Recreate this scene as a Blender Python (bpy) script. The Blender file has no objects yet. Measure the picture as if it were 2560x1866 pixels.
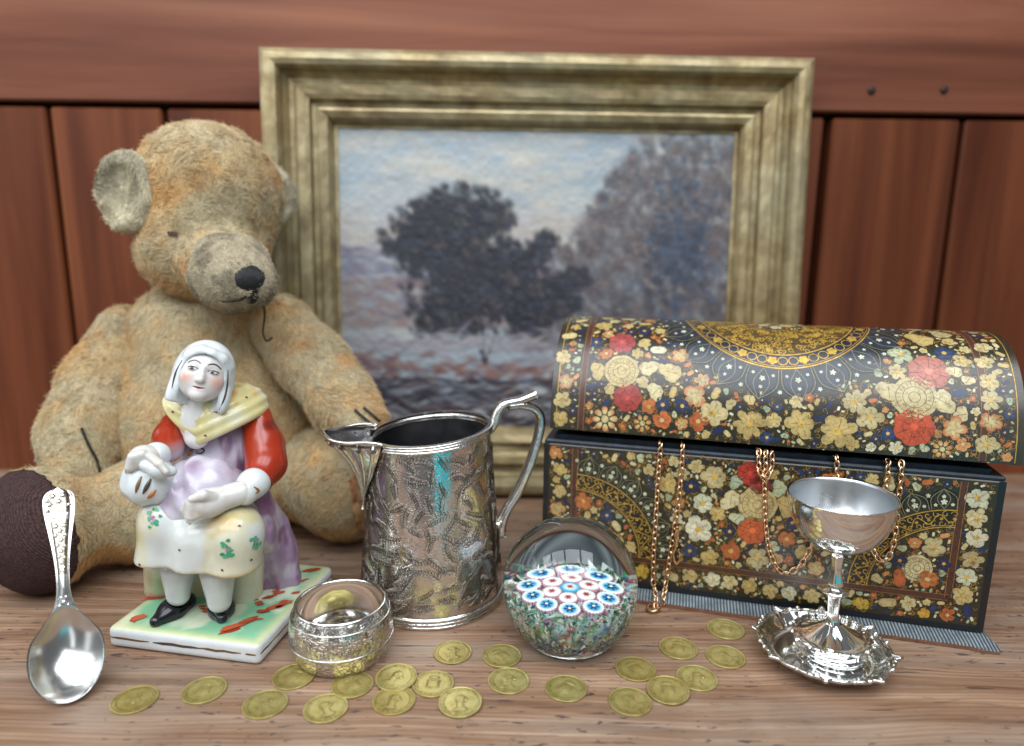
import bpy, math, random
import numpy as np
from mathutils import Vector

# ------------------------------------------------------------------ camera, world, lamps, exposure
sc = bpy.context.scene
FPX, TH, RO, CAMH = 1700.0, math.radians(11.3), math.radians(0.64), 0.25
SCL = 2560 / 2267.0
fw = np.array([0, math.cos(TH), -math.sin(TH)])
_rt = np.array([1.0, 0, 0]); _up = np.array([0, math.sin(TH), math.cos(TH)])
rt = math.cos(RO) * _rt + math.sin(RO) * _up
up = -math.sin(RO) * _rt + math.cos(RO) * _up
CAM = np.array([0, 0, CAMH])

cam_d = bpy.data.cameras.new('camera'); cam = bpy.data.objects.new('camera', cam_d)
sc.collection.objects.link(cam); sc.camera = cam
cam_d.sensor_width = 36.0; cam_d.lens = 36.0 * FPX / 2560
cam_d.clip_start = 0.01; cam_d.clip_end = 50
from mathutils import Matrix
Mx = Matrix(((rt[0], up[0], -fw[0], 0), (rt[1], up[1], -fw[1], 0), (rt[2], up[2], -fw[2], CAMH), (0, 0, 0, 1)))
cam.matrix_world = Mx
cam_d.dof.use_dof = True; cam_d.dof.focus_distance = 0.418; cam_d.dof.aperture_fstop = 3.3

world = bpy.data.worlds.new('World'); sc.world = world; world.use_nodes = True
bg = world.node_tree.nodes['Background']
bg.inputs[0].default_value = (0.58, 0.60, 0.63, 1); bg.inputs[1].default_value = 0.27

def area(name, loc, aim, sx, sy, power, col):
    d = bpy.data.lights.new(name, 'AREA'); d.shape = 'RECTANGLE'; d.size = sx; d.size_y = sy
    d.energy = power; d.color = col
    o = bpy.data.objects.new(name, d); sc.collection.objects.link(o)
    o.location = loc
    o.rotation_euler = (Vector(aim) - Vector(loc)).to_track_quat('-Z', 'Y').to_euler()
    return o
# overcast daylight through the glazed roof of the room, pane by pane
for i in range(4):
    for j in range(2):
        x = -1.02 + 0.62 * i - 0.15
        y = -0.75 + 0.72 * j; z = 1.30 + 0.16 * j
        o = area('roof_pane', (x, y, z), (x, y + 0.5, z - 1.25), 0.55, 0.64, 7.4, (0.91, 0.96, 1.0))
# tall side window of the room
for j in range(2):
    area('side_pane', (-1.7, -0.15 + 0.62 * j, 0.75), (-0.1, 0.35, 0.1), 0.52, 0.9, 3.5, (0.9, 0.96, 1.0))

# tall windows of the room behind the photographer
for x in (-1.15, 0.55):
    area('back_pane', (x, -1.9, 0.55), (x * .3, 0.5, 0.1), 0.42, 1.5, 3.0, (0.93, 0.97, 1.0))

vs = sc.view_settings
vs.view_transform = 'Standard'; vs.look = 'None'; vs.gamma = 1.0; vs.exposure = -0.10; vs.use_curve_mapping = False
cy = sc.cycles
try:
    cy.use_denoising = True; cy.denoiser = 'OPENIMAGEDENOISE'
except Exception:
    pass
cy.max_bounces = 14; cy.transmission_bounces = 12; cy.glossy_bounces = 6; cy.diffuse_bounces = 4
cy.sample_clamp_indirect = 6.0; cy.blur_glossy = 0.3
cy.caustics_refractive = True; cy.caustics_reflective = True

# ------------------------------------------------------------------ helpers
rng = np.random.default_rng(7); random.seed(7)

def at(x, y, Y):
    "point at depth Y seen at picture point x, y"
    d = fw + (x * SCL - 1280) / FPX * rt + (933 - y * SCL) / FPX * up
    return CAM + d * (Y / d[1])
def gr(x, y, z=0.0):
    d = fw + (x * SCL - 1280) / FPX * rt + (933 - y * SCL) / FPX * up
    return CAM + d * ((z - CAMH) / d[2])
def lin(h):
    h = h.lstrip('#'); c = np.array([int(h[i:i+2], 16) for i in (0, 2, 4)]) / 255.0
    return np.where(c <= 0.04045, c / 12.92, ((c + 0.055) / 1.055) ** 2.4)
def L4(h): return tuple(lin(h)) + (1.0,)

ORG = {}
def tag(o, label, cat, group=None, kind=None):
    if label: o['label'] = label
    if cat: o['category'] = cat
    if group: o['group'] = group
    if kind: o['kind'] = kind
    return o
def thing(name, label, cat, loc=(0, 0, 0), group=None):
    o = bpy.data.objects.new(name, None); sc.collection.objects.link(o)
    o.empty_display_size = 0.01; o.location = loc; ORG[o.name] = np.array(loc, float)
    return tag(o, label, cat, group)
def mesh(name, V, Fc, mats, smooth=True, cols=None, mi=None):
    me = bpy.data.meshes.new(name)
    me.from_pydata(np.asarray(V, float).tolist(), [], Fc if isinstance(Fc, list) else np.asarray(Fc).tolist())
    if not isinstance(mats, (list, tuple)): mats = [mats]
    for m in mats: me.materials.append(m)
    if mi is not None: me.polygons.foreach_set('material_index', np.asarray(mi, np.int32))
    if smooth: me.polygons.foreach_set('use_smooth', np.ones(len(me.polygons), bool))
    if cols is not None:
        a = me.color_attributes.new('Col', 'FLOAT_COLOR', 'POINT')
        c = np.ones((len(V), 4), np.float32); c[:, :3] = cols
        a.data.foreach_set('color', c.ravel())
    me.update()
    return me
def link(name, me, parent=None):
    o = bpy.data.objects.new(name, me); sc.collection.objects.link(o)
    if parent is not None: o.parent = parent
    return o
def obj(name, V, Fc, mats, parent=None, smooth=True, cols=None, mi=None):
    "mesh given in world coordinates, hung under parent"
    V = np.asarray(V, float)
    org = ORG[parent.name] if parent is not None else np.zeros(3)
    o = link(name, mesh(name, V - org, Fc, mats, smooth, cols, mi), parent)
    ORG[o.name] = org
    return o
def merge(parts):
    "list of (V,F[,col]) -> one V,F,col"
    Vs, Fs, Cs, n = [], [], [], 0
    for p in parts:
        V = np.asarray(p[0], float); Vs.append(V)
        Fs += [tuple(int(i) + n for i in f) for f in p[1]]
        if len(p) > 2:
            c = np.asarray(p[2], float)
            Cs.append(np.broadcast_to(c, V.shape) if c.ndim == 1 else c)
        n += len(V)
    return np.concatenate(Vs), Fs, (np.concatenate(Cs) if Cs else None)
def unit(v):
    v = np.asarray(v, float); return v / (np.linalg.norm(v, axis=-1, keepdims=True) + 1e-12)
def rotz(a):
    c, s = math.cos(a), math.sin(a); return np.array([[c, -s, 0], [s, c, 0], [0, 0, 1.0]])

def grid_faces(nu, nv, cu=False, cv=False):
    F = []
    for i in range(nu - (0 if cu else 1)):
        for j in range(nv - (0 if cv else 1)):
            a = i * nv + j; b = ((i + 1) % nu) * nv + j
            c = ((i + 1) % nu) * nv + (j + 1) % nv; d = i * nv + (j + 1) % nv
            F.append((a, b, c, d))
    return F
def lathe(prof, n=64, c=(0, 0, 0), rmod=None, zmod=None):
    "profile [(r,z)...] about z; closed at r=0 ends"
    prof = np.asarray(prof, float); th = np.arange(n) * 2 * math.pi / n
    R = np.repeat(prof[None, :, 0], n, 0); Z = np.repeat(prof[None, :, 1], n, 0); T = np.repeat(th[:, None], len(prof), 1)
    if rmod is not None: R = rmod(R, T, Z)
    if zmod is not None: Z = zmod(R, T, Z)
    V = np.stack([R * np.cos(T) + c[0], R * np.sin(T) + c[1], Z + c[2]], -1).reshape(-1, 3)
    return V, grid_faces(n, len(prof), cu=True)
def smooth_path(pts, n):
    "Catmull-Rom through pts (k,d) resampled to n points"
    P = np.asarray(pts, float); k = len(P)
    Q = np.vstack([2 * P[0] - P[1], P, 2 * P[-1] - P[-2]])
    out = []
    for t in np.linspace(0, k - 1 - 1e-9, n):
        i = int(t); f = t - i; a, b, c, d = Q[i:i + 4]
        out.append(0.5 * ((2 * b) + (-a + c) * f + (2 * a - 5 * b + 4 * c - d) * f * f + (-a + 3 * b - 3 * c + d) * f ** 3))
    return np.array(out)
def tube(path, rad, n=8, flat=None, upv=(0, 0, 1), caps=True):
    "tube along path; rad scalar/array; flat: second radius (along side vector)"
    P = np.asarray(path, float); m = len(P)
    rad = np.broadcast_to(np.asarray(rad, float), (m,)); r2 = rad if flat is None else np.broadcast_to(np.asarray(flat, float), (m,))
    T = unit(np.gradient(P, axis=0)); u = np.array(upv, float)
    V = []
    for i in range(m):
        s = np.cross(T[i], u)
        if np.linalg.norm(s) < 1e-3: s = np.cross(T[i], (0.3, 1, 0.1))
        s = unit(s); w = unit(np.cross(s, T[i])); u = w
        a = np.arange(n) * 2 * math.pi / n
        V.append(P[i] + np.cos(a)[:, None] * s * r2[i] + np.sin(a)[:, None] * w * rad[i])
    V = np.concatenate(V); F = grid_faces(m, n, cv=True)
    if caps:
        F.append(tuple(range(n))[::-1]); F.append(tuple(range((m - 1) * n, m * n)))
    return V, F
def box(c, s, R=None, bev=0.0):
    "box with optional chamfered edges (in all directions) as 24 verts"
    c = np.array(c, float); h = np.array(s, float) / 2
    if bev <= 0:
        V = np.array([[x, y, z] for x in (-1, 1) for y in (-1, 1) for z in (-1, 1)], float) * h
        F = [(0, 1, 3, 2), (4, 6, 7, 5), (0, 4, 5, 1), (2, 3, 7, 6), (0, 2, 6, 4), (1, 5, 7, 3)]
    else:
        V = []; idx = {}
        for ax in range(3):
            for sx in (-1, 1):
                for sy in (-1, 1):
                    for sz in (-1, 1):
                        sg = np.array([sx, sy, sz]); p = sg * (h - bev); p[ax] = sg[ax] * h[ax]
                        idx[(ax, sx, sy, sz)] = len(V); V.append(p)
        V = np.array(V); F = []
        S = (-1, 1)
        def q(ax, *k): return idx[(ax,) + k]
        for s in S:
            o = [q(0, s, -1, -1), q(0, s, 1, -1), q(0, s, 1, 1), q(0, s, -1, 1)]; F.append(tuple(o if s > 0 else o[::-1]))
            o = [q(1, -1, s, -1), q(1, 1, s, -1), q(1, 1, s, 1), q(1, -1, s, 1)]; F.append(tuple(o[::-1] if s > 0 else o))
            o = [q(2, -1, -1, s), q(2, 1, -1, s), q(2, 1, 1, s), q(2, -1, 1, s)]; F.append(tuple(o if s > 0 else o[::-1]))
        for a in S:
            for b in S:
                F.append((q(0, a, b, -1), q(0, a, b, 1), q(1, a, b, 1), q(1, a, b, -1)))
                F.append((q(0, a, -1, b), q(0, a, 1, b), q(2, a, 1, b), q(2, a, -1, b)))
                F.append((q(1, -1, a, b), q(1, 1, a, b), q(2, 1, a, b), q(2, -1, a, b)))
        for a in S:
            for b in S:
                for d in S: F.append((q(0, a, b, d), q(1, a, b, d), q(2, a, b, d)))
    if R is not None: V = V @ np.asarray(R).T
    return V + c, F

# value noise ---------------------------------------------------------------
_perm = np.random.default_rng(3).random((32, 32, 32))
def vnoise(p, f=1.0, seed=0):
    q = np.asarray(p, float) * f + seed * 7.31 + 100; i = np.floor(q).astype(int); t = q - i; t = t * t * (3 - 2 * t)
    g = lambda a, b, c: _perm[(i[..., 0] + a) % 32, (i[..., 1] + b) % 32, (i[..., 2] + c) % 32]
    x, y, z = t[..., 0], t[..., 1], t[..., 2]
    l = lambda a, b, w: a + (b - a) * w
    return l(l(l(g(0,0,0), g(1,0,0), x), l(g(0,1,0), g(1,1,0), x), y), l(l(g(0,0,1), g(1,0,1), x), l(g(0,1,1), g(1,1,1), x), y), z)
def fbm(p, f=1.0, o=4, seed=0):
    s = 0; a = 0.5; n = 0
    for k in range(o): s = s + a * vnoise(p, f * 2 ** k, seed + k); n += a; a *= 0.5
    return s / n
def sstep(a, b, x):
    t = np.clip((np.asarray(x, float) - a) / (b - a), 0, 1); return t * t * (3 - 2 * t)
def mixc(a, b, t):
    t = np.asarray(t, float)[..., None]; return np.asarray(a) * (1 - t) + np.asarray(b) * t

# signed distance shapes and surface nets -------------------------------------
def smin(a, b, k):
    h = np.clip(0.5 + 0.5 * (b - a) / k, 0, 1); return b * (1 - h) + a * h - k * h * (1 - h)
def smax(a, b, k): return -smin(-a, -b, k)
def ell(p, c, r, R=None):
    q = p - np.asarray(c)
    if R is not None: q = q @ np.asarray(R).T
    r = np.asarray(r, float); k0 = np.linalg.norm(q / r, axis=-1); k1 = np.linalg.norm(q / r ** 2, axis=-1) + 1e-9
    return k0 * (k0 - 1) / k1
def cap(p, a, b, ra, rb):
    a = np.asarray(a, float); b = np.asarray(b, float); d = b - a
    h = np.clip(((p - a) @ d) / (d @ d), 0, 1)
    return np.linalg.norm(p - a - h[..., None] * d, axis=-1) - (ra + (rb - ra) * h)
def chain(p, pts, rad, k=0.004):
    s = None
    for i in range(len(pts) - 1):
        c = cap(p, pts[i], pts[i + 1], rad[i], rad[i + 1]); s = c if s is None else smin(s, c, k)
    return s
def rbox(p, c, h, r, R=None):
    q = p - np.asarray(c)
    if R is not None: q = q @ np.asarray(R).T
    q = np.abs(q) - (np.asarray(h) - r)
    return np.linalg.norm(np.maximum(q, 0), axis=-1) + np.minimum(q.max(-1), 0) - r
def surfnet(f, lo, hi, h):
    lo = np.asarray(lo, float); ax = [np.arange(lo[i], hi[i] + h, h) for i in range(3)]
    X = np.stack(np.meshgrid(*ax, indexing='ij'), -1); v = f(X); n = v.shape; ins = v < 0
    S = np.zeros(tuple(k - 1 for k in n) + (3,)); cnt = np.zeros(S.shape[:3]); quads = []
    ids = None; edges = []
    for a in range(3):
        s0 = [slice(None)] * 3; s1 = [slice(None)] * 3; s0[a] = slice(0, -1); s1[a] = slice(1, None)
        v0 = v[tuple(s0)]; v1 = v[tuple(s1)]; cr = ins[tuple(s0)] != ins[tuple(s1)]
        I = np.argwhere(cr); t = v0[cr] / (v0[cr] - v1[cr]); pt = lo + I * h; pt[:, a] += t * h
        b, c = (a + 1) % 3, (a + 2) % 3
        for db in (0, -1):
            for dc in (0, -1):
                J = I.copy(); J[:, b] += db; J[:, c] += dc
                ok = ((J >= 0) & (J < np.array(S.shape[:3]))).all(1); J = J[ok]
                np.add.at(S, (J[:, 0], J[:, 1], J[:, 2]), pt[ok]); np.add.at(cnt, (J[:, 0], J[:, 1], J[:, 2]), 1)
        edges.append((a, b, c, I, ins[tuple(s0)][cr]))
    m = cnt > 0; ids = -np.ones(m.shape, int); ids[m] = np.arange(m.sum()); V = S[m] / cnt[m][:, None]
    for a, b, c, I, sgn in edges:
        ok = (I[:, b] > 0) & (I[:, c] > 0) & (I[:, b] < m.shape[b]) & (I[:, c] < m.shape[c]); I = I[ok]; sg = sgn[ok]
        Q = []
        for db, dc in ((-1, -1), (0, -1), (0, 0), (-1, 0)):
            J = I.copy(); J[:, b] += db; J[:, c] += dc; Q.append(ids[J[:, 0], J[:, 1], J[:, 2]])
        Q = np.stack(Q, 1); Q[~sg] = Q[~sg][:, ::-1]; quads.append(Q)
    return V, np.concatenate(quads)

# material helper -------------------------------------------------------------
class NT:
    def __init__(s, name):
        s.m = bpy.data.materials.new(name); s.m.use_nodes = True; s.t = s.m.node_tree; s.b = s.t.nodes['Principled BSDF']
        s.out = s.t.nodes['Material Output']
    def n(s, typ, ins=None, **at_):
        x = s.t.nodes.new('ShaderNode' + typ)
        for k, v in at_.items(): setattr(x, k, v)
        for k, v in (ins or {}).items(): s.put(x.inputs[k], v)
        return x
    def put(s, sock, v):
        if isinstance(v, bpy.types.NodeSocket): s.t.links.new(v, sock)
        elif isinstance(v, bpy.types.Node): s.t.links.new(v.outputs[0], sock)
        else: sock.default_value = v
    def set(s, **kw):
        for k, v in kw.items(): s.put(s.b.inputs[k.replace('_', ' ')], v)
        return s
    def coord(s, scale=(1, 1, 1), rot=(0, 0, 0), src='Object'):
        tc = s.n('TexCoord'); return s.n('Mapping', {0: tc.outputs[src], 'Scale': scale, 'Rotation': rot})
    def noise(s, vec, scale, detail=4, rough=0.55, dist=0.0):
        return s.n('TexNoise', {'Vector': vec, 'Scale': scale, 'Detail': detail, 'Roughness': rough, 'Distortion': dist})
    def ramp(s, fac, stops, interp='LINEAR'):
        r = s.n('ValToRGB', {0: fac}); r.color_ramp.interpolation = interp; e = r.color_ramp.elements
        for i, (p, c) in enumerate(stops):
            if i < 2: e[i].position = p
            else: e.new(p)
            c = c if not isinstance(c, str) else L4(c)
            if not hasattr(c, '__len__'): c = (c, c, c, 1)
            e[i].color = c
        return r
    def mix(s, fac, a, b, mode='MIX'):
        x = s.n('Mix', data_type='RGBA', blend_type=mode)
        s.put(x.inputs[0], fac); s.put(x.inputs[6], a); s.put(x.inputs[7], b); return x.outputs[2]
    def math(s, op, a, b=0.0):
        return s.n('Math', {0: a, 1: b}, operation=op).outputs[0]
    def bump(s, h, strength=0.3, dist=0.001, normal=None):
        x = s.n('Bump', {'Height': h, 'Strength': strength, 'Distance': dist})
        if normal is not None: s.put(x.inputs['Normal'], normal)
        return x
# ------------------------------------------------------------------ wood materials
def wood_wall(name, axis, dark, mid, light, seed):
    t = NT(name)
    sc_ = (1.2, 1.2, 1.2)
    tc = t.n('TexCoord'); oi = t.n('ObjectInfo')
    off = t.n('VectorMath', {0: tc.outputs['Object'], 1: (seed * 1.37, seed * 0.71, seed * 2.3)}, operation='ADD')
    rnd = t.n('VectorMath', {0: off, 1: t.n('CombineXYZ', {0: t.math('MULTIPLY', oi.outputs['Random'], 9.0), 2: t.math('MULTIPLY', oi.outputs['Random'], 5.0)})}, operation='ADD')
    scl = (1.6, 9, 30) if axis == 'x' else (30, 9, 1.6)
    mp = t.n('Mapping', {0: rnd, 'Scale': scl})
    n1 = t.noise(mp, 0.9, 6, 0.6, .5)
    mp2 = t.n('Mapping', {0: rnd, 'Scale': tuple(s * 0.35 for s in scl)})
    n2 = t.noise(mp2, 1.3, 3, 0.5, 1.2)
    c = t.ramp(n1.outputs[0], [(0.18, dark), (0.5, mid), (0.85, light)])
    c2 = t.ramp(n2.outputs[0], [(0.25, (0.60, 0.54, 0.52, 1)), (0.65, (1.12, 1.1, 1.05, 1))])
    col = t.mix(1.0, c, c2, 'MULTIPLY')
    t.set(Base_Color=col, Roughness=t.ramp(n2.outputs[0], [(0.2, 0.34), (0.8, 0.52)]).outputs[0], Normal=t.bump(n1.outputs[0], 0.25, 0.002))
    t.b.inputs['Specular IOR Level'].default_value = 0.25
    return t.m
M_rail = wood_wall('mahogany_rail', 'x', '#4c2a1e', '#774735', '#93634c', 1)
M_plank = wood_wall('mahogany_plank', 'z', '#3a1c11', '#673722', '#885130', 4)

def table_mat():
    t = NT('worn_pine')
    tc = t.n('TexCoord')
    warp = t.noise(t.n('Mapping', {0: tc.outputs['Object'], 'Scale': (3, 9, 3)}), 1.0, 3, 0.5)
    wv = t.n('VectorMath', {0: tc.outputs['Object'], 1: t.n('CombineXYZ', {1: t.math('MULTIPLY', warp.outputs[0], 0.03)})}, operation='ADD')
    g1 = t.noise(t.n('Mapping', {0: wv, 'Scale': (5, 150, 5), 'Rotation': (0, 0, 0.015)}), 1.0, 6, 0.65, 0.3)   # fine grain
    g2 = t.noise(t.n('Mapping', {0: wv, 'Scale': (2.2, 34, 2)}), 1.0, 4, 0.55, 0.6)            # bands
    g3 = t.noise(t.n('Mapping', {0: tc.outputs['Object'], 'Scale': (9, 14, 9)}), 1.0, 5, 0.6, 0.8)  # blotches
    wav = t.n('TexWave', {'Vector': t.n('Mapping', {0: wv, 'Scale': (1.0, 95, 1)}), 'Scale': 1.0, 'Distortion': 5.0, 'Detail': 3.0, 'Detail Scale': 0.6}, wave_type='BANDS', bands_direction='Y')
    base = t.ramp(g1.outputs[0], [(0.32, '#664a37'), (0.50, '#90745d'), (0.70, '#ae957e')])
    band = t.ramp(g2.outputs[0], [(0.3, (0.84, 0.80, 0.78, 1)), (0.65, (1.08, 1.05, 1.04, 1))])
    col = t.mix(1.0, base, band, 'MULTIPLY')
    col = t.mix(t.ramp(wav.outputs['Fac'], [(0.45, 0.0), (0.95, 0.5)]).outputs[0], col, L4('#7a553a'))
    blot = t.ramp(g3.outputs[0], [(0.34, (0.70, 0.63, 0.64, 1)), (0.56, (1, 1, 1, 1))])
    col = t.mix(0.7, col, blot, 'MULTIPLY')
    gray = t.noise(t.n('Mapping', {0: tc.outputs['Object'], 'Scale': (4, 22, 4), 'Location': (3, 1, 0)}), 1.0, 4, 0.6)
    col = t.mix(t.ramp(gray.outputs[0], [(0.46, 0.0), (0.70, 0.55)]).outputs[0], col, L4('#9b9184'))
    # dark pits and short splits along the grain
    p1 = t.noise(t.n('Mapping', {0: tc.outputs['Object'], 'Scale': (95, 330, 60), 'Rotation': (0, 0, 0.05)}), 1.0, 3, 0.6, 0.4)
    msk = t.noise(t.n('Mapping', {0: tc.outputs['Object'], 'Scale': (7, 11, 7), 'Location': (5, 2, 0)}), 1.0, 3, 0.6)
    pit = t.math('MULTIPLY', t.ramp(p1.outputs[0], [(0.615, 0.0), (0.66, 1.0)]).outputs[0], t.ramp(msk.outputs[0], [(0.40, 0.0), (0.55, 1.0)]).outputs[0])
    p2 = t.noise(t.n('Mapping', {0: tc.outputs['Object'], 'Scale': (26, 420, 60), 'Rotation': (0, 0, -0.04), 'Location': (1.3, 0.4, 0)}), 1.0, 2, 0.5, 0.6)
    crack = t.ramp(p2.outputs[0], [(0.665, 0.0), (0.70, 1.0)]).outputs[0]
    dk = t.math('MAXIMUM', pit, t.math('MULTIPLY', crack, 0.8))
    col = t.mix(t.math('MULTIPLY', dk, 0.8), col, L4('#31262a'))
    h = t.math('SUBTRACT', g1.outputs[0], t.math('MULTIPLY', dk, 1.2))
    t.set(Base_Color=col, Roughness=t.ramp(g3.outputs[0], [(0.3, 0.42), (0.7, 0.62)]).outputs[0], Normal=t.bump(h, 0.5, 0.0006))
    return t.m
M_table = table_mat()

# ------------------------------------------------------------------ table: three boards laid side by side
tb = thing('table', None, None); tb['kind'] = 'structure'
edges = [0.115, 0.2935, 0.472, 0.720]
for i in range(3):
    y0, y1 = edges[i] + 0.0002, edges[i + 1] - 0.0002
    V, Fc = box((0, (y0 + y1) / 2, -0.011), (2.6, y1 - y0, 0.022), bev=0.0006)
    obj('board', V, Fc, M_table, tb, smooth=False)
# small chips and scratches are in the wood itself

# ------------------------------------------------------------------ wall panelling
wl = thing('wall', None, None); wl['kind'] = 'structure'
WY = math.radians(1.1); WR = rotz(WY); W0 = np.array([0, 0.7035, 0])
def wpt(V): return np.asarray(V) @ WR.T + W0
gaps = [(-1.08, .005), (-0.955, .005), (-0.828, .005), (-0.700, .005), (-0.575, .005), (-0.4535, .0052), (-0.3415, .0055), (-0.222, .005), (-0.098, .005), (0.035, .005), (0.172, .005), (0.311, .0085), (0.446, .0055), (0.575, .005), (0.70, .005), (0.83, .005), (0.96, .005), (1.09, .005)]
for (a, ga), (b, gb) in zip(gaps[:-1], gaps[1:]):
    x0, x1 = a + ga / 2, b - gb / 2
    V, Fc = box(((x0 + x1) / 2, 0.010, 0.369 / 2 - 0.01), (x1 - x0, 0.020, 0.369 + 0.02), bev=0.0022)
    obj('plank', wpt(V), Fc, M_plank, wl, smooth=False)
V, Fc = box((0, 0.0085, 0.374 + 0.16), (2.4, 0.024, 0.32), bev=0.0018)
rail = obj('rail', wpt(V), Fc, M_rail, wl, smooth=False)
tdk = NT('dark_backing'); tdk.set(Base_Color=L4('#1a0f0c'), Roughness=0.9)
V, Fc = box((0, 0.030, 0.33), (2.4, 0.012, 0.75)); obj('backing', wpt(V), Fc, tdk.m, wl, smooth=False)
tn = NT('nail_hole'); tn.set(Base_Color=L4('#2c1a12'), Roughness=0.7)
for px, py in ((1938, 197), (2102, 195)):
    c = at(px, py, 0.7035 - 0.0045)
    V, Fc = lathe([(0, 0.0), (0.0034, 0.0), (0.0039, -0.0012), (0, -0.0012)], 10)
    V = np.stack([V[:, 0], V[:, 2], V[:, 1]], 1); Vw = V + np.array([c[0], 0.7035 + 0.0196 * c[0] - 0.0036, c[2]])
    obj('nail', Vw, Fc, tn.m, wl)

# ------------------------------------------------------------------ framed landscape leaning on the wall
fr = thing('framed_painting', 'landscape painting in a dull gilt stepped frame leaning against the wood wall', 'painting', (0.021, 0.655, 0.0))
FW, FH = 0.503, 0.412
lean = math.asin(0.030 / FH); yaw = math.radians(1.9)
fx = np.array([math.cos(yaw), math.sin(yaw), 0]); fn = np.array([math.sin(yaw), -math.cos(yaw), 0])
fz = np.array([0, 0, 1.0]) * math.cos(lean) - fn * math.sin(lean); fn = fn * math.cos(lean) + np.array([0, 0, 1.0]) * math.sin(lean)
FO = np.array([0.0225, 0.6505, 0.0012])
def fpt(x, z, h): return FO + np.multiply.outer(x, fx) + np.multiply.outer(z, fz) + np.multiply.outer(h, fn)
t = NT('dull_gilt'); oc = t.coord(); n1 = t.noise(oc, 60, 5, 0.6); n2 = t.noise(oc, 9, 3, 0.5)
cg = t.ramp(n1.outputs[0], [(0.3, '#796544'), (0.55, '#9d8a62'), (0.75, '#b8aa84')])
cg = t.mix(t.ramp(n2.outputs[0], [(0.4, 0.0), (0.8, 0.5)]).outputs[0], cg, L4('#9c9a86'))
t.set(Base_Color=cg, Metallic=0.45, Roughness=0.42, Normal=t.bump(n1.outputs[0], 0.25, 0.0008)); M_gilt = t.m
prof = [(0, -0.004), (0, .022), (.002, .026), (.006, .0285), (.012, .0292), (.017, .0275), (.0195, .0235), (.021, .018), (.026, .0125), (.031, .0115), (.0325, .0175), (.035, .0195), (.042, .0185), (.0465, .0168),
        (.0480, .0105), (.0530, .0095), (.0545, .0140), (.057, .0148), (.0635, .0125), (.0665, .0085), (.0680, .0035), (.0715, .0030)]
prof = np.array(prof) * np.array([.90, 1.0])
sides = [((-FW/2, FH), (FW/2, FH), (0, -1), 'top'), ((FW/2, 0), (-FW/2, 0), (0, 1), 'bottom'), ((-FW/2, 0), (-FW/2, FH), (1, 0), 'l'), ((FW/2, FH), (FW/2, 0), (-1, 0), 'r')]
for a, b, inn, nm in sides:
    a = np.array(a); b = np.array(b); d = unit(b - a); ln = np.linalg.norm(b - a)
    K = 25; V = []
    for k in range(K):
        f = k / (K - 1)
        for dd, hh in prof:
            s = dd + f * (ln - 2 * dd)
            p = a + d * s + np.array(inn) * dd
            hh2 = hh + 0.0003 * math.sin(37 * f + dd * 400)
            V.append(fpt(p[0], p[1], hh2))
    n = len(prof); Fc = [(k * n + j, (k + 1) * n + j, (k + 1) * n + j + 1, k * n + j + 1) for k in range(K - 1) for j in range(n - 1)]
    o = obj('moulding', np.array(V), Fc, M_gilt, fr)
    e = o.data
    for p in e.polygons: p.use_smooth = False
# back board
V, Fc = box((0, 0, 0), (FW - 0.012, 0.004, FH - 0.012))
Rm = np.stack([fx, -fn, fz], 1)
obj('back_board', V @ Rm.T + fpt(0.0, FH / 2, -0.0035), Fc, tdk.m, fr, smooth=False)
# canvas with the painted scene: hills, a dark tree, woods, water
ow, oh = FW - 2 * .0630, FH - 2 * .0630
nu, nv = 420, 310
U, Wt = np.meshgrid(np.linspace(0, 1, nu), np.linspace(0, 1, nv), indexing='ij')      # Wt: 0 top .. 1 bottom
P2 = np.stack([U * 1.35, Wt, U * 0 + 0.5], -1)
def nz(f, o=4, s=0, ax=1.0, ay=1.0): return fbm(P2 * np.array([ax, ay, 1]), f, o, s)
pr_ = np.random.default_rng(12)
col = mixc(lin('#9aa6ae'), lin('#b2b4b2'), sstep(.35, .65, nz(4, 4, 3, 1, 1.8)))
def dabs(n, sample, cols_, lw, asp, ang, alpha=.8):
    "small brush strokes laid over one another"
    for k in range(n):
        u, w = sample()
        if not (-.02 < u < 1.02 and -.02 < w < 1.02): continue
        l_ = lw * pr_.uniform(.5, 1.4); h_ = l_ * asp; a_ = ang + pr_.normal(0, .35); R_ = max(l_, h_) * 1.2
        i0, i1 = int(np.clip((u - R_) * nu, 0, nu)), int(np.clip((u + R_) * nu + 1, 0, nu)); j0, j1 = int(np.clip((w - R_ * 1.35) * nv, 0, nv)), int(np.clip((w + R_ * 1.35) * nv + 1, 0, nv))
        if i1 <= i0 or j1 <= j0: continue
        dx = (U[i0:i1, j0:j1] - u); dy = (Wt[i0:i1, j0:j1] - w) / 1.35
        q = np.hypot((dx * math.cos(a_) + dy * math.sin(a_)) / l_, (-dx * math.sin(a_) + dy * math.cos(a_)) / h_)
        m_ = np.clip(1.3 - q * 1.15, 0, 1) * alpha * pr_.uniform(.6, 1); c_ = lin(cols_[pr_.integers(len(cols_))]) * pr_.uniform(.85, 1.15)
        col[i0:i1, j0:j1] = col[i0:i1, j0:j1] * (1 - m_[..., None]) + c_ * m_[..., None]
un = pr_.uniform; gs_ = pr_.normal
dabs(420, lambda: (un(0, 1), un(0, .42)), ['#93a3b0', '#aab0b2', '#bab6ae', '#a2acb0', '#c4bcae'], .05, .38, .0, .55)
dabs(160, lambda: (un(0, .6), un(.28, .42)), ['#bab0a8', '#b5aca4', '#a9a9ae'], .05, .3, 0, .5)
dabs(260, lambda: (un(0, .55), un(.39, .50)), ['#6d7087', '#7a7488', '#85808f'], .03, .3, 0, .7)
dabs(260, lambda: (un(0, .5), un(.49, .66)), ['#86727a', '#8c7874', '#7a6a78', '#96867f'], .03, .35, 0, .7)
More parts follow.
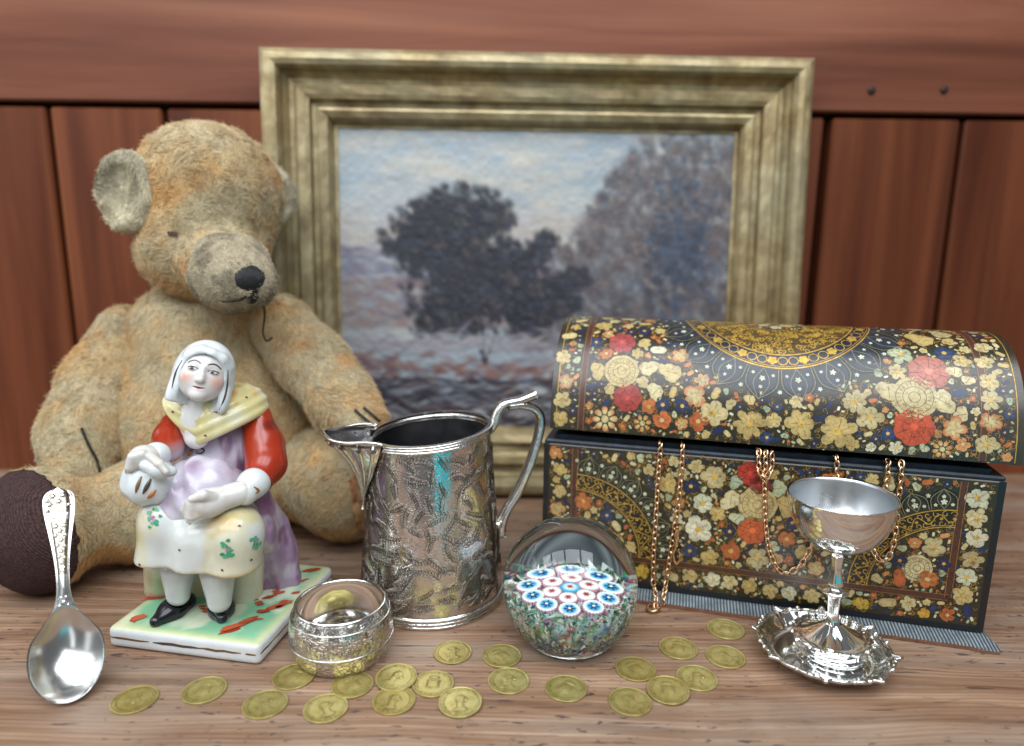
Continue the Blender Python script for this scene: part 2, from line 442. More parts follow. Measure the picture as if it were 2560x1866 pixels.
def rw():
    while True:
        u, w = un(.44, 1.03), un(0, .72)
        if w > .50 - .47 * sstep(.46, .80, u) + gs_(0, .025): return u, w
dabs(2300, rw, ['#4c4a52', '#585458', '#645a5c', '#564e50', '#484a52', '#706464', '#625452'], .022, .6, 1.2, .6)
dabs(170, rw, ['#566270', '#64707c', '#8a8684', '#86746c'], .011, .6, .6, .8)
dabs(300, lambda: (gs_(.87, .045), gs_(.38, .13)), ['#363d4c', '#414856', '#4a566a'], .016, .6, .9, .8)
cl = [(.30, .40, .085, .12), (.21, .36, .055, .06), (.30, .26, .04, .045), (.37, .27, .035, .04), (.23, .29, .03, .035), (.37, .54, .08, .075), (.26, .61, .05, .05), (.43, .46, .05, .06), (.17, .38, .03, .03)]
for f_ in np.linspace(0, 1, 7): cl += [(.43 + .10 * f_, .53 - .17 * f_, .016, .02), (.45 + .16 * f_, .60 - .12 * f_, .02, .018), (.46 + .13 * f_, .66 - .09 * f_, .018, .016)]
wts = np.array([c[2] * c[3] for c in cl]) ** .7; wts /= wts.sum()
def tc():
    c = cl[pr_.choice(len(cl), p=wts)]; r_ = min(abs(gs_()) * .9 + .15 * un(0, 1), 1.55 + .25 * un(0, 1)); a_ = un(0, 6.283); return c[0] + c[2] * 1.1 * r_ * math.cos(a_), c[1] + c[3] * 1.1 * r_ * math.sin(a_)
dabs(4200, tc, ['#23252e', '#2a2c38', '#30313a', '#262b36', '#3a3842', '#353036'], .015, .7, .8, .92)
dabs(160, tc, ['#454c5a', '#54504e', '#5c524c', '#424a58'], .012, .6, .8, .6)
for a_ in (.32, .36, .42): dabs(60, (lambda a_=a_: (lambda t_: (.37 + (a_ - .37) * t_ + gs_(0, .002), .78 - .2 * t_))(un(0, 1))), ['#2c2832', '#3a3238'], .008, .4, 1.4, .9)
dabs(420, lambda: (un(0, 1), gs_(.71, .02)), ['#8b8590', '#9a949a', '#77727e', '#a09a9c'], .03, .16, 0, .7)
dabs(300, lambda: (un(0, 1), gs_(.80, .025)), ['#7a4f44', '#8a6152', '#69505a', '#5a4a58'], .025, .3, 0, .75)
dabs(900, lambda: (un(0, 1), un(.83, 1.0)), ['#241e2a', '#2e2833', '#332a34', '#4a3c44', '#3a3646'], .04, .14, 0, .85)
dabs(160, lambda: (un(0, 1), un(.84, 1.0)), ['#868a98', '#9a989e', '#6d7284', '#94806f'], .035, .10, 0, .8)
for _ in range(2): col[1:-1, 1:-1] = (col[1:-1, 1:-1] * 2 + col[:-2, 1:-1] + col[2:, 1:-1] + col[1:-1, :-2] + col[1:-1, 2:]) / 6
col = col * (0.80 + .20 * nz(44, 3, 41, 1.0, 1.6))[..., None]
V = fpt((U - .5).ravel() * ow, (FH / 2 + (.5 - Wt) * oh).ravel(), np.full(U.size, 0.0015) + 0.0005 * nz(70, 2, 42).ravel())
tp = NT('oil_paint'); ca = tp.n('VertexColor', layer_name='Col'); nn = tp.noise(tp.coord(), 160, 3, 0.6)
tp.set(Base_Color=ca.outputs[0], Roughness=0.42, Normal=tp.bump(nn.outputs[0], 0.3, 0.0008))
obj('canvas', V, [f[::-1] for f in grid_faces(nu, nv)], tp.m, fr, cols=col.reshape(-1, 3))
# ------------------------------------------------------------------ worn plush teddy bear
BEAR = thing('teddy_bear', 'worn golden mohair teddy bear with black stitched nose sitting against the framed painting', 'teddy bear', (-0.25, 0.56, 0.0))
tf = NT('mohair'); ca = tf.n('Attribute', attribute_name='Col')
tf.set(Base_Color=ca.outputs['Color'], Roughness=0.85); tf.b.inputs['Specular IOR Level'].default_value = 0.15
tf.b.inputs['Sheen Weight'].default_value = 0.15
tfb = NT('plush_cloth'); ca = tfb.n('Attribute', attribute_name='Col'); wv = tfb.noise(tfb.coord(), 700, 2, 0.6)
cc = tfb.mix(1.0, ca.outputs['Color'], tfb.ramp(wv.outputs[0], [(0.3, (0.72, 0.72, 0.72, 1)), (0.7, (1.1, 1.1, 1.1, 1))]), 'MULTIPLY')
tfb.set(Base_Color=cc, Roughness=0.9, Normal=tfb.bump(wv.outputs[0], 0.6, 0.0012)); tfb.b.inputs['Specular IOR Level'].default_value = 0.1
GOLD, TAN, GREY, PALE, ORNG = lin('#c69d68'), lin('#c4aa80'), lin('#bcad8c'), lin('#d0c2a2'), lin('#c8925a')
def fur_col(p, nrm, front):
    "golden where sheltered, faded grey-beige where it was handled most"
    a = fbm(p, 26, 4, 3); b = fbm(p, 70, 3, 9); f = sstep(.35, .65, a + front)
    c = mixc(GOLD, GREY, f); c = mixc(c, TAN, sstep(.45, .7, b)); c = mixc(c, ORNG, sstep(.58, .78, fbm(p, 40, 3, 17)) * (1 - .7 * f) * .6)
    return c * (0.80 + .4 * fbm(p, 220, 2, 5))[..., None]

sc.cycles_curves.shape = 'RIBBONS' if hasattr(sc, 'cycles_curves') else 'RIBBONS'
def fur(part, V, Q, colf, n, length, radius, flow, lift=0.5, clump=0.6, seed=1, mask=None, name='fur'):
    "short strands grown from the faces of a part"
    r = np.random.default_rng(seed); V = np.asarray(V); T = np.concatenate([Q[:, [0, 1, 2]], Q[:, [0, 2, 3]]])
    A, B, C_ = V[T[:, 0]], V[T[:, 1]], V[T[:, 2]]; N = np.cross(B - A, C_ - A); ar = np.linalg.norm(N, axis=1); N = unit(N)
    w = ar / ar.sum(); k = r.choice(len(T), n, p=w); u, v = r.random(n), r.random(n); fl = u + v > 1; u[fl], v[fl] = 1 - u[fl], 1 - v[fl]
    p = A[k] + (B[k] - A[k]) * u[:, None] + (C_[k] - A[k]) * v[:, None]; nr = N[k]
    if mask is not None:
        m = mask(p) > r.random(n); p, nr = p[m], nr[m]; n = len(p)
    fd = np.broadcast_to(np.asarray(flow, float), p.shape) if not callable(flow) else flow(p)
    g = np.stack([fbm(p, 90, 2, 30 + i) - .5 for i in range(3)], 1) * 3.0 + np.stack([fbm(p, 300, 2, 40 + i) - .5 for i in range(3)], 1) * 1.6
    fd = unit(fd + g * clump * 2); fd = unit(fd - (fd * nr).sum(1, keepdims=True) * nr)
    ln = .72 * length * (0.45 + .8 * r.random(n)) * (.55 + .9 * fbm(p, 60, 2, 50)); K = 4
    jit = r.normal(0, .22, (n, 3)); pts = np.zeros((n, K, 3))
    for j in range(K):
        s = j / (K - 1)
        pts[:, j] = p - nr * 0.0004 + (nr * (lift * (s - .35 * s * s))[None] if False else nr * (lift * (s - .45 * s * s))) * ln[:, None] + (fd + jit * s) * (s ** 1.3 * ln)[:, None]
    cu = bpy.data.hair_curves.new(name); cu.add_curves([K] * n)
    org = ORG[part.name]
    cu.position_data.foreach_set('vector', (pts - org).astype(np.float32).ravel())
    ra = cu.attributes.get('radius') or cu.attributes.new('radius', 'FLOAT', 'POINT')
    ra.data.foreach_set('value', (np.array([1, .95, .75, .25])[None] * radius * (0.7 + .6 * r.random((n, 1)))).astype(np.float32).ravel())
    ca_ = cu.attributes.new('Col', 'FLOAT_COLOR', 'CURVE'); c4 = np.ones((n, 4), np.float32); c4[:, :3] = colf(p, nr) * (.75 + .5 * r.random((n, 1)))
    ca_.data.foreach_set('color', c4.ravel())
    cu.materials.append(tf.m)
    o = link(name, cu, part); ORG[o.name] = org; o['kind'] = 'stuff'
    return o
def plush(name, f, lo, hi, h, front, n, length, flow, seed, lift=.5, parent=BEAR, mask=None, rad=0.00016, clump=.6, colf=None):
    V, Q = surfnet(f, lo, hi, h)
    cf = colf or (lambda p, nr: fur_col(p, nr, front(p)))
    c = cf(V, None) * 0.85
    o = obj(name, V, Q, tfb.m, parent, cols=c)
    fur(o, V, Q, cf, n, length, rad, flow, lift, clump, seed, mask)
    return o

wob = lambda p, a=.003, f=45, s=1: a * (fbm(p, f, 3, s) - .5) * 2
# body ------------------------------------------------------------------
b1, b2, b3 = at(462, 790, .570), at(478, 1010, .560), at(455, 700, .572)
b2[2] = 0.082
def f_body(p):
    d = smin(ell(p, b1, (.063, .052, .062)), ell(p, b2, (.080, .064, .080)), .025)
    d = smin(d, ell(p, b3, (.055, .045, .025)), .02)
    d = d + wob(p, .004, 22, 2) + .0016 * np.exp(-((p[..., 0] - b1[0] - .006) / .0022) ** 2)     # front seam pulls in
    return np.maximum(d, -(p[..., 2] - .001))
def front_body(p): return np.clip(.30 - .9 * np.abs(p[..., 0] - b1[0] - .005) / .09 * .55, -.2, .4)
body = plush('body', f_body, (-.36, .46, -.005), (-.13, .655, .23), .0042, front_body, 46000, .0055, lambda p: np.stack([(p[:, 0] - b1[0]) * 4, p[:, 0] * 0, -np.ones(len(p))], 1), 11, .55)
# head ------------------------------------------------------------------
h1, h2 = at(463, 432, .562), at(448, 560, .548)
mz, nz_ = at(516, 606, .500), at(562, 634, .470)
mdir = unit(nz_ - mz)
def f_head(p):
    d = smin(ell(p, h1, (.0565, .054, .0560)), ell(p, h2, (.0490, .046, .0390)), .022)
    d = smin(d, ell(p, mz - mdir * .014, (.027, .032, .026)), .016)
    d = d + wob(p, .0035, 30, 5)
    ey = at(382, 518, .49); d = d + .004 * np.exp(-((p[..., 0] - ey[0]) ** 2 + (p[..., 2] - ey[2]) ** 2) / .006 ** 2)
    return d
def front_head(p):
    q1, q2, q3 = at(530, 470, .49), at(420, 510, .49), at(455, 300, .53)
    f = -.06 + .5 * np.exp(-((p[..., 0] - q1[0]) ** 2 + (p[..., 2] - q1[2]) ** 2) / .022 ** 2) + .45 * np.exp(-((p[..., 0] - q2[0] - .004) ** 2 + (p[..., 2] - q2[2] - .01) ** 2) / .011 ** 2)
    return f + .30 * sstep(.30, .335, p[..., 2])
def flow_head(p):
    d = p - mz; d[:, 1] *= .3; return unit(d) * np.array([1, .4, .6]) + np.array([0, 0, -.35])
def head_col(p, nr):
    c = fur_col(p, nr, front_head(p)); return mixc(c, lin('#cdb994'), sstep(.305, .33, p[..., 2]) * .7)
head = plush('head', f_head, (-.34, .44, .17), (-.15, .64, .345), .0037, front_head, 52000, .0062, flow_head, 12, .42, clump=.9, colf=head_col)
# muzzle patch ----------------------------------------------------------
def mz_col(p, nr): return mixc(lin('#b3a68c'), lin('#8a806c'), sstep(.45, .7, fbm(p, 90, 3, 4))) * (.85 + .3 * fbm(p, 260, 2, 6))[..., None]
ma = unit(np.array([mdir[0], mdir[1], mdir[2]])); ms = unit(np.cross((0, 0, 1.0), ma)); mu = np.cross(ma, ms)
Rmz = np.stack([ms, ma, mu])
def f_mz(p): 
    d = smin(ell(p, mz - ma * .004, (.0300, .034, .0285), Rmz), ell(p, nz_ - ma * .013, (.0215, .019, .0195), Rmz), .010)
    d = d + wob(p, .0022, 60, 7) + .0012 * np.exp(-(((p - mz) @ ms) / .0016) ** 2)
    return d
muzzle = plush('muzzle', f_mz, mz - .052, mz + np.array([.055, .045, .05]), .0028, None, 17000, .0034, lambda p: unit(p - nz_), 13, .5, colf=mz_col, clump=.7)
# nose, mouth, eye remains ------------------------------------------------
tblk = NT('black_stitching'); wv2 = tblk.n('TexWave', {'Vector': tblk.coord((1, 1, 1)), 'Scale': 420.0, 'Distortion': 1.5})
tblk.set(Base_Color=tblk.ramp(wv2.outputs[0], [(0, '#0c0c0e'), (1, '#2b2b2d')]), Roughness=0.6, Normal=tblk.bump(wv2.outputs[0], .6, .0008))
npos = nz_ - ma * .002 + mu * .004 + ms * -.002
V, Q = surfnet(lambda p: smin(ell(p, npos, (.0120, .0100, .0104), Rmz), ell(p, npos - mu * .011, (.0055, .0075, .006), Rmz), .006) + .0004 * np.sin(((p - npos) @ ms) * 3200), npos - .024, npos + .024, .0011)
obj('nose', V, Q, tblk.m, BEAR)
tthr = NT('black_thread'); tthr.set(Base_Color=L4('#15130f'), Roughness=.6)
def on_surface(f, p, d, n=40):
    p = np.array(p, float); d = unit(d)
    for _ in range(n): p = p - d * f(p[None])[0] * .8
    return p
def stitch(name, pts, f, r, parent=BEAR, out=.0008):
    q = []
    for p in pts:
        s = on_surface(f, p, -unit(p - CAM)); q.append(s - unit(p - CAM) * (out + .0012))
    V, Fc = tube(smooth_path(q, 18), r, 6); obj(name, V, Fc, tthr.m, parent)
stitch('mouth_stitch', [at(545, 657, .47), at(532, 664, .47), at(512, 667, .475), at(494, 668, .48)], f_mz, .0009, out=-.0008)
teye = NT('frayed_thread'); teye.set(Base_Color=L4('#5b3a33'), Roughness=.8)
ep = on_surface(f_head, at(382, 517, .49), -unit(at(382, 517, .49) - CAM))
Vs = [tube(smooth_path([ep + np.array([-.003, -.001, .001 * k]), ep + np.array([.0005 * k, -.0022, .0009 * k]), ep + np.array([.0042, -.0006, -.0010 + .0012 * k])], 8), .0005, 5) for k in (-1, 0, 1)]
V, Fc, _ = merge(Vs); obj('eye_thread', V, Fc, teye.m, BEAR)
# ears --------------------------------------------------------------------
def ear(c, rad, nrm, seed, n):
    nrm = unit(nrm); s = unit(np.cross((0, 0, 1.0), nrm)); w = np.cross(nrm, s); R = np.stack([s, w, nrm])
    def f(p):
        d = ell(p, c, (rad, rad * 1.14, rad * .46), R); d = smax(d, -ell(p, c + nrm * rad * .36, (rad * .72, rad * .84, rad * .42), R), .005)
        return d + wob(p, .0016, 70, seed)
    cf = lambda p, nr: mixc(lin('#d0c6aa'), lin('#b0a68e'), sstep(.42, .68, fbm(p, 80, 3, seed))) * (.8 + .4 * fbm(p, 240, 2, 8))[..., None]
    plush('ear', f, c - rad * 1.3, c + rad * 1.3, .0024, None, n, .0052, lambda p: unit(c - p) + np.array([.3, 0, -.8]), seed, .5, colf=cf, clump=.9)
ear(at(279, 425, .522), .0262, (-.30, -.95, .05), 14, 15000)
ear(at(596, 432, .598), .0235, (.55, -.75, .15), 15, 8000)
# arms --------------------------------------------------------------------
la = [at(282, 745, .572), at(230, 850, .552), at(188, 960, .520), at(174, 1040, .497)]
def f_la(p): return chain(p, la, [.0255, .0300, .0300, .0230], .015) + wob(p, .0025, 30, 21)
def front_arm(P0):
    return lambda p: .06 + .5 * sstep(-.03, .012, p[..., 0] - P0[1][0] - (P0[1][2] - p[..., 2]) * .0) * 0 + .16 + 3.2 * (np.interp(p[..., 2], [P0[3][2], P0[0][2]], [P0[3][0], P0[0][0]]) * -1 + p[..., 0])
plush('arm', f_la, (-.43, .455, .035), (-.28, .625, .235), .0036, front_arm(la), 26000, .0058, (-.15, -.2, -1), 22, .55)
ra = [at(618, 722, .560), at(692, 805, .545), at(758, 890, .522), at(808, 945, .502)]
def f_ra(p): return chain(p, ra, [.0265, .0255, .0240, .0190], .015) + wob(p, .0025, 30, 24)
def fr_ra(p):
    t_ = (p - ra[0]) @ unit(ra[3] - ra[0]); q = ra[0] + t_[..., None] * unit(ra[3] - ra[0]); return .22 - 7 * (p[..., 2] - q[..., 2])
plush('arm', f_ra, (-.24, .45, .075), (-.06, .625, .235), .0036, fr_ra, 26000, .0058, (.6, -.2, -.8), 25, .55)
stitch('claw_stitch', [at(180, 948, .50), at(196, 985, .49), at(214, 1018, .49), at(222, 1048, .49)], f_la, .0011)
stitch('claw_stitch', [at(786, 908, .52), at(806, 926, .52), at(822, 940, .52)], f_ra, .0011)
stitch('claw_stitch', [at(805, 903, .52), at(826, 920, .52), at(842, 934, .52)], f_ra, .0011)
# legs --------------------------------------------------------------------
def leg(P, R, foot, fr_, axis, pad, seed, n, padcol, lo, hi):
    axis = unit(axis); s = unit(np.cross((0, 0, 1.0), axis)); w = np.cross(axis, s); Rl = np.stack([s, axis, w])
    def f(p):
        d = smin(chain(p, P, R, .02), ell(p, foot, fr_, Rl), .018) + wob(p, .0025, 30, seed)
        return smax(d, -(p[..., 2] - .0012), .004)
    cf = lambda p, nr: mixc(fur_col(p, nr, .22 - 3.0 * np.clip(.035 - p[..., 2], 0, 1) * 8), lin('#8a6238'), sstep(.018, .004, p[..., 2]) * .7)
    msk = lambda p: (((p - foot) @ axis + .35 * ((p - foot) @ s) + .006 * (fbm(p, 90, 3, 3) - .5)) < pad).astype(float)
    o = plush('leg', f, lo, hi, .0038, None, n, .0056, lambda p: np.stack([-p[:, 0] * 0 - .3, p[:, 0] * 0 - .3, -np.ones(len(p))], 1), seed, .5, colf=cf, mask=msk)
    def fp(p):
        e = .0022 * (fbm(p, 240, 2, 5) - .5)
        return np.maximum(f(p) - .0014, pad - ((p - foot) @ axis + .35 * ((p - foot) @ s)) + .004 * (fbm(p, 130, 3, 3) - .5) * 2)
    V, Q = surfnet(fp, lo, hi, .0030)
    obj('sole_patch', V, Q, padcol, o)
    return f
tpd = NT('brown_wool_felt'); co = tpd.coord((1, 1, 1), (0.5, 0.3, 0.55)); wv3 = tpd.n('TexWave', {'Vector': co, 'Scale': 230.0, 'Distortion': 5.0, 'Detail': 3.0, 'Detail Scale': 2.5}, bands_direction='X')
nn = tpd.noise(tpd.coord(), 500, 3, .7)
tpd.set(Base_Color=tpd.mix(.65, tpd.ramp(wv3.outputs[0], [(0.2, '#2e1f20'), (0.8, '#54403c')]), tpd.ramp(nn.outputs[0], [(.3, '#35262a'), (.7, '#5e4a48')])), Roughness=.95, Normal=tpd.bump(tpd.math('ADD', wv3.outputs[0], nn.outputs[0]), .7, .0012))
tpd.b.inputs['Specular IOR Level'].default_value = .1
tpr = NT('worn_tan_felt'); nn = tpr.noise(tpr.coord(), 120, 4, .6); tpr.set(Base_Color=tpr.ramp(nn.outputs[0], [(.35, '#8a5a3c'), (.6, '#b89468')]), Roughness=.95, Normal=tpr.bump(nn.outputs[0], .5, .001))
LF = at(98, 1228, .448); LF[2] = .0445
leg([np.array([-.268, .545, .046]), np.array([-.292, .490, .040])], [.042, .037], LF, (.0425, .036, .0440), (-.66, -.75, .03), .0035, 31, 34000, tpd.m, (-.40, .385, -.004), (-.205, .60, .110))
RF = np.array([-.134, .532, .0500])
f_rl = leg([np.array([-.205, .570, .050]), np.array([-.165, .545, .050])], [.042, .038], RF, (.046, .034, .0485), (.80, -.55, .05), .020, 32, 30000, tpr.m, (-.26, .475, -.004), (-.07, .63, .130))
# loose dark string hanging from the neck seam ----------------------------------
q = [at(583, 668, .512), at(586, 700, .512), at(582, 735, .510), at(590, 755, .508), at(603, 748, .506)]
V, Fc = tube(smooth_path(q, 24), .0008, 6); obj('loose_string', V, Fc, tthr.m, BEAR)
# ------------------------------------------------------------------ porcelain figurine of a seated woman
SL, SF, SR = gr(230, 1432), gr(575, 1477), gr(722, 1292)
ex = unit(SF - SL); ey_ = np.array([-ex[1], ex[0], 0]); slab = 0.101
SC = SF - ex * slab / 2 + ey_ * slab / 2
FIG = thing('porcelain_figurine', 'glazed porcelain figurine of a seated woman in white headscarf and red sleeves holding a pouch', 'figurine', (SC[0], SC[1], 0))
tg = NT('glazed_porcelain'); ca = tg.n('VertexColor', layer_name='Col'); nn = tg.noise(tg.coord(), 90, 3, .5)
cc = tg.mix(1.0, ca.outputs[0], tg.ramp(nn.outputs[0], [(.3, (.93, .93, .93, 1)), (.7, (1.03, 1.03, 1.03, 1))]), 'MULTIPLY')
tg.set(Base_Color=cc, Roughness=.24, Normal=tg.bump(nn.outputs[0], .12, .0008)); tg.b.inputs['Coat Weight'].default_value = .25; tg.b.inputs['Coat Roughness'].default_value = .08
tg.b.inputs['Subsurface Weight'].default_value = .0
M_porc = tg.m
WHT, CRM, RED, PUR, YEL, BLK, GRN = lin('#d0d5d6'), lin('#cdcab2'), lin('#9c2d14'), lin('#9d86a0'), lin('#d9c98c'), lin('#10121a'), lin('#86b595')
GLT, BRN = lin('#8a5a34'), lin('#5a4038')
def part(name, f, lo, hi, h, col, parent=FIG):
    V, Q = surfnet(f, lo, hi, h); c = col(V) if callable(col) else np.broadcast_to(col, V.shape)
    return obj(name, V, Q, M_porc, parent, cols=c)
def around(pts, m):
    pts = np.array(pts); return pts.min(0) - m, pts.max(0) + m
# slab -------------------------------------------------------------------
Rs = np.stack([ex, ey_, np.array([0, 0, 1.0])])
SH = .0138
def f_slab(p):
    q = (p - np.array([SC[0], SC[1], SH / 2])) @ Rs.T
    h = slab / 2 - .0006 + .0008 * np.abs(q[..., 2]) / SH
    d = rbox(q, (0, 0, 0), (slab / 2, slab / 2, SH / 2), .0035)
    return d 
def c_slab(V):
    q = (V - np.array([SC[0], SC[1], 0])) @ Rs.T; top = sstep(SH - .0016, SH - .0006, V[:, 2])
    g = fbm(V, 55, 3, 3); c = np.broadcast_to(WHT, V.shape)
    green = mixc(lin('#cfd9be'), lin('#7db894'), sstep(.38, .6, g)); green = mixc(green, lin('#d8cf9c'), sstep(.40, .50, np.maximum(np.abs(q[:, 0]), np.abs(q[:, 1])) / slab) * .7)
    c = mixc(c, green, top)
    return c
lo, hi = around([SL, SF, SR, SL + SR - SF], .006); lo[2] = -.001; hi[2] = SH + .003
base = part('base', f_slab, lo, hi, .00115, c_slab)
def stroke_poly(c, u, v, a, b, n=12, jag=.25, r=random):
    "irregular daub in plane (u,v)"
    pts = []
    for k in range(n):
        t_ = 2 * math.pi * k / n; m = 1 + jag * (r.random() - .5) * 2; pts.append(c + u * a * math.cos(t_) * m + v * b * math.sin(t_) * m)
    return np.array([c] + pts), [(0, k + 1, (k + 1) % n + 1) for k in range(n)]
tdb = NT('overglaze_enamel'); ca = tdb.n('VertexColor', layer_name='Col'); tdb.set(Base_Color=ca.outputs[0], Roughness=.25); M_enamel = tdb.m
rs = random.Random(5); dab = []
spots = [(258, 1372, 1.3, .6), (300, 1368, .8, .8), (345, 1322, 1.4, .45), (292, 1338, .7, .4), (320, 1325, .6, .4), (545, 1378, 1.6, .45), (520, 1390, 1.6, .45), (565, 1370, 1.0, .4), (610, 1345, 1.3, .5), (632, 1335, .8, .4),
         (590, 1352, 1.0, .4), (600, 1318, .9, .4), (620, 1310, .8, .4), (640, 1297, 1.0, .35), (655, 1290, .8, .35), (670, 1283, .7, .35), (625, 1340, .6, .4), (470, 1352, 1.1, .25), (455, 1346, .6, .25), (560, 1330, .7, .3), (690, 1262, 1.2, .5), (672, 1250, .8, .5), (700, 1252, .8, .5), (688, 1240, .9, .35), (640, 1270, .7, .3), (580, 1335, .5, .3), (660, 1310, .6, .25), (275, 1352, .6, .3)]
for x, y, a, b in spots:
    c = gr(x, y, SH + .0004); u = unit(ex * rs.uniform(.6, 1) + ey_ * rs.uniform(.2, .9)); v = np.cross((0, 0, 1.0), u)
    for k in range(rs.randint(2, 4)):
        cc_ = c + u * rs.uniform(-.003, .003) + v * rs.uniform(-.002, .002)
        q = (cc_ - np.array([SC[0], SC[1], 0])) @ Rs.T
        if np.abs(q[:2]).max() > slab / 2 - .0050: continue
        cc_[2] += .00006 * (len(dab) % 12)
        V, Fc = stroke_poly(cc_, u, v, .0050 * a * rs.uniform(.5, 1.1), .0046 * b * rs.uniform(.6, 1.1), r=rs); dab.append((V, Fc, lin(rs.choice(['#b04a30', '#a03c22', '#bc5838']))))
for sgn, along, outw in ((-1, ex, -ey_), (1, ey_, ex)):
    mid = np.array([SC[0], SC[1], SH / 2 + .0004]) + outw * slab / 2
    k0 = -slab / 2 + .002
    while k0 < slab / 2 - .004:
        l_ = min(rs.uniform(.014, .034), slab / 2 - .002 - k0); pth = [mid + along * (k0 + l_ * f_ / 5) + np.array([0, 0, rs.uniform(-.0003, .0003)]) for f_ in range(6)]
        w_ = rs.uniform(.0006, .0011); V, Fc = tube(pth, w_ * np.array([.3, 1, 1, .9, .8, .3]), 6, flat=.00025, upv=(0, 0, 1)); dab.append((V, Fc, lin(rs.choice(['#7c5236', '#4a3c3c', '#8f6844', '#6a4a3a'])))); k0 += l_ * rs.choice([.96, .96, 1.1])
V, Fc, Cc = merge(dab); o = obj('painted_daubs', V, Fc, M_enamel, base, cols=Cc, smooth=False); o['kind'] = 'stuff'
# seat block and skirt ------------------------------------------------------
lap = at(440, 1140, .402)
kneeL, kneeR = at(372, 1150, .387), at(520, 1182, .380)
def f_skirt(p):
    d = smin(cap(p, at(440, 1120, .425), kneeL, .022, .0150), cap(p, at(495, 1130, .425), kneeR, .022, .0155), .010)
    hemL, hemR = at(356, 1275, .386), at(520, 1288, .378)
    d = smin(d, smin(cap(p, kneeL, hemL, .0150, .0165), cap(p, kneeR, hemR, .0155, .0160), .010), .008)
    d = smin(d, cap(p, at(445, 1190, .380), at(440, 1285, .382), .015, .0165), .008)
    ang = np.arctan2(p[..., 0] - lap[0], p[..., 1] - lap[1]); low = sstep(.075, .035, p[..., 2])
    d = d + low * .0009 * np.sin(ang * 9 + 30 * p[..., 2])
    hem = at(440, 1262, .372)[2] - .10 * (p[..., 0] - lap[0]) * .3
    return smax(d, hem - p[..., 2], .0015)
def c_skirt(V):
    c = mixc(CRM, lin('#c9bf8c'), sstep(.52, .72, fbm(V, 60, 3, 5)) * .8); c = mixc(c, WHT, sstep(.5, .66, fbm(V, 45, 2, 8)) * .8)
    c = mixc(c, lin('#c2a05c'), sstep(.66, .78, fbm(V, 50, 3, 15)) * .6)
    hemz = at(440, 1262, .372)[2]; c = mixc(c, lin('#cfae68'), np.exp(-((V[:, 2] - hemz) / .0014) ** 2) * .6); return c
lo, hi = around([kneeL, kneeR, at(500, 1120, .45)], .034); lo[2] = .02
sk = part('skirt', f_skirt, lo, hi, .0014, c_skirt)
def f_seat(p):
    d = cap(p, at(470, 1150, .428), gr(455, 1285, .010), .026, .028)
    d = smin(d, cap(p, at(545, 1200, .408), gr(540, 1316, .014), .012, .012), .010)
    d = smin(d, cap(p, at(352, 1240, .400), gr(352, 1304, .014), .009, .009), .010)
    a = at(430, 1270, .385); d = smax(d, -ell(p, (a[0], a[1] - .004, .020), (.030, .020, .020)), .006)
    return np.maximum(d, .0125 - p[..., 2])
lo, hi = around([at(300, 1150, .40), at(590, 1300, .41), (SC[0], SC[1] + .04, .02)], .03); lo[2] = .009
part('underskirt', f_seat, lo, hi, .0014, lambda V: mixc(CRM, lin('#c9bf8c'), sstep(.5, .7, fbm(V, 60, 3, 6)) * .7))
# legs and shoes -------------------------------------------------------------
for nm, top, ank, toe, heel in (('l', at(395, 1262, .392), at(395, 1316, .392), gr(345, 1376, .0165), gr(412, 1332, .017)), ('r', at(482, 1266, .383), at(486, 1330, .383), gr(491, 1368, .0165), gr(490, 1332, .017))):
    f = lambda p, top=top, ank=ank: cap(p, top, ank, .0105, .0072)
    lo, hi = around([top, ank], .016); part('leg', f, lo, hi, .0009, mixc(WHT, lin('#b9c2c4'), .2))
    ml = (toe + heel) / 2
    def f(p, toe=toe, heel=heel, ml=ml, ank=ank):
        d = chain(p, [heel, ml, toe], [.0062, .0074, .0036], .004); d = smax(d, -cap(p, ank + np.array([0, 0, .010]), ank + np.array([0, 0, -.002]), .0080, .0068), .0015)
        return np.maximum(d, SH - .0012 - p[..., 2])
    lo, hi = around([toe, heel], .012); lo[2] = .010
    part('shoe', f, lo, hi, .0007, lambda V: mixc(BLK, lin('#2a2c38'), sstep(.5, .7, fbm(V, 150, 2, 3))))
# bodice, chest, neck ----------------------------------------------------------
def f_bod(p):
    d = smin(ell(p, at(487, 985, .428), (.0245, .018, .024)), ell(p, at(475, 1060, .424), (.0225, .020, .020)), .012)
    return d + .0007 * np.sin(p[..., 2] * 420 + 60 * p[..., 0]) * sstep(.12, .10, p[..., 2])
lo, hi = around([at(487, 985, .428), at(475, 1060, .424)], .036)
def c_pur(V): 
    c = mixc(PUR, lin('#c3bccb'), sstep(.35, .62, fbm(V, 55, 3, 12))); return mixc(c, lin('#7a4c72'), sstep(.60, .74, fbm(V * np.array([1.6, 1, .6]), 80, 3, 14)) * .8)
part('bodice', f_bod, lo, hi, .0013, c_pur)
def f_apr(p):
    d = smin(ell(p, at(445, 1085, .398), (.0225, .021, .021)), ell(p, at(422, 1105, .390), (.0145, .014, .0145)), .010)
    d = smin(d, cap(p, at(520, 1100, .413), at(405, 1128, .387), .016, .010), .010)
    return d + .0008 * np.sin((p[..., 0] * 1.4 + p[..., 2]) * 330)
lo, hi = around([at(445, 1085, .398), at(395, 1130, .385), at(530, 1100, .413)], .032)
part('apron', f_apr, lo, hi, .0013, lambda V: mixc(c_pur(V), lin('#cfcbd6'), sstep(.40, .58, fbm(V, 40, 3, 22)) * .75))
dr = [at(558, 1105, .424), at(580, 1165, .430), at(602, 1225, .434), gr(636, 1280, .017)]
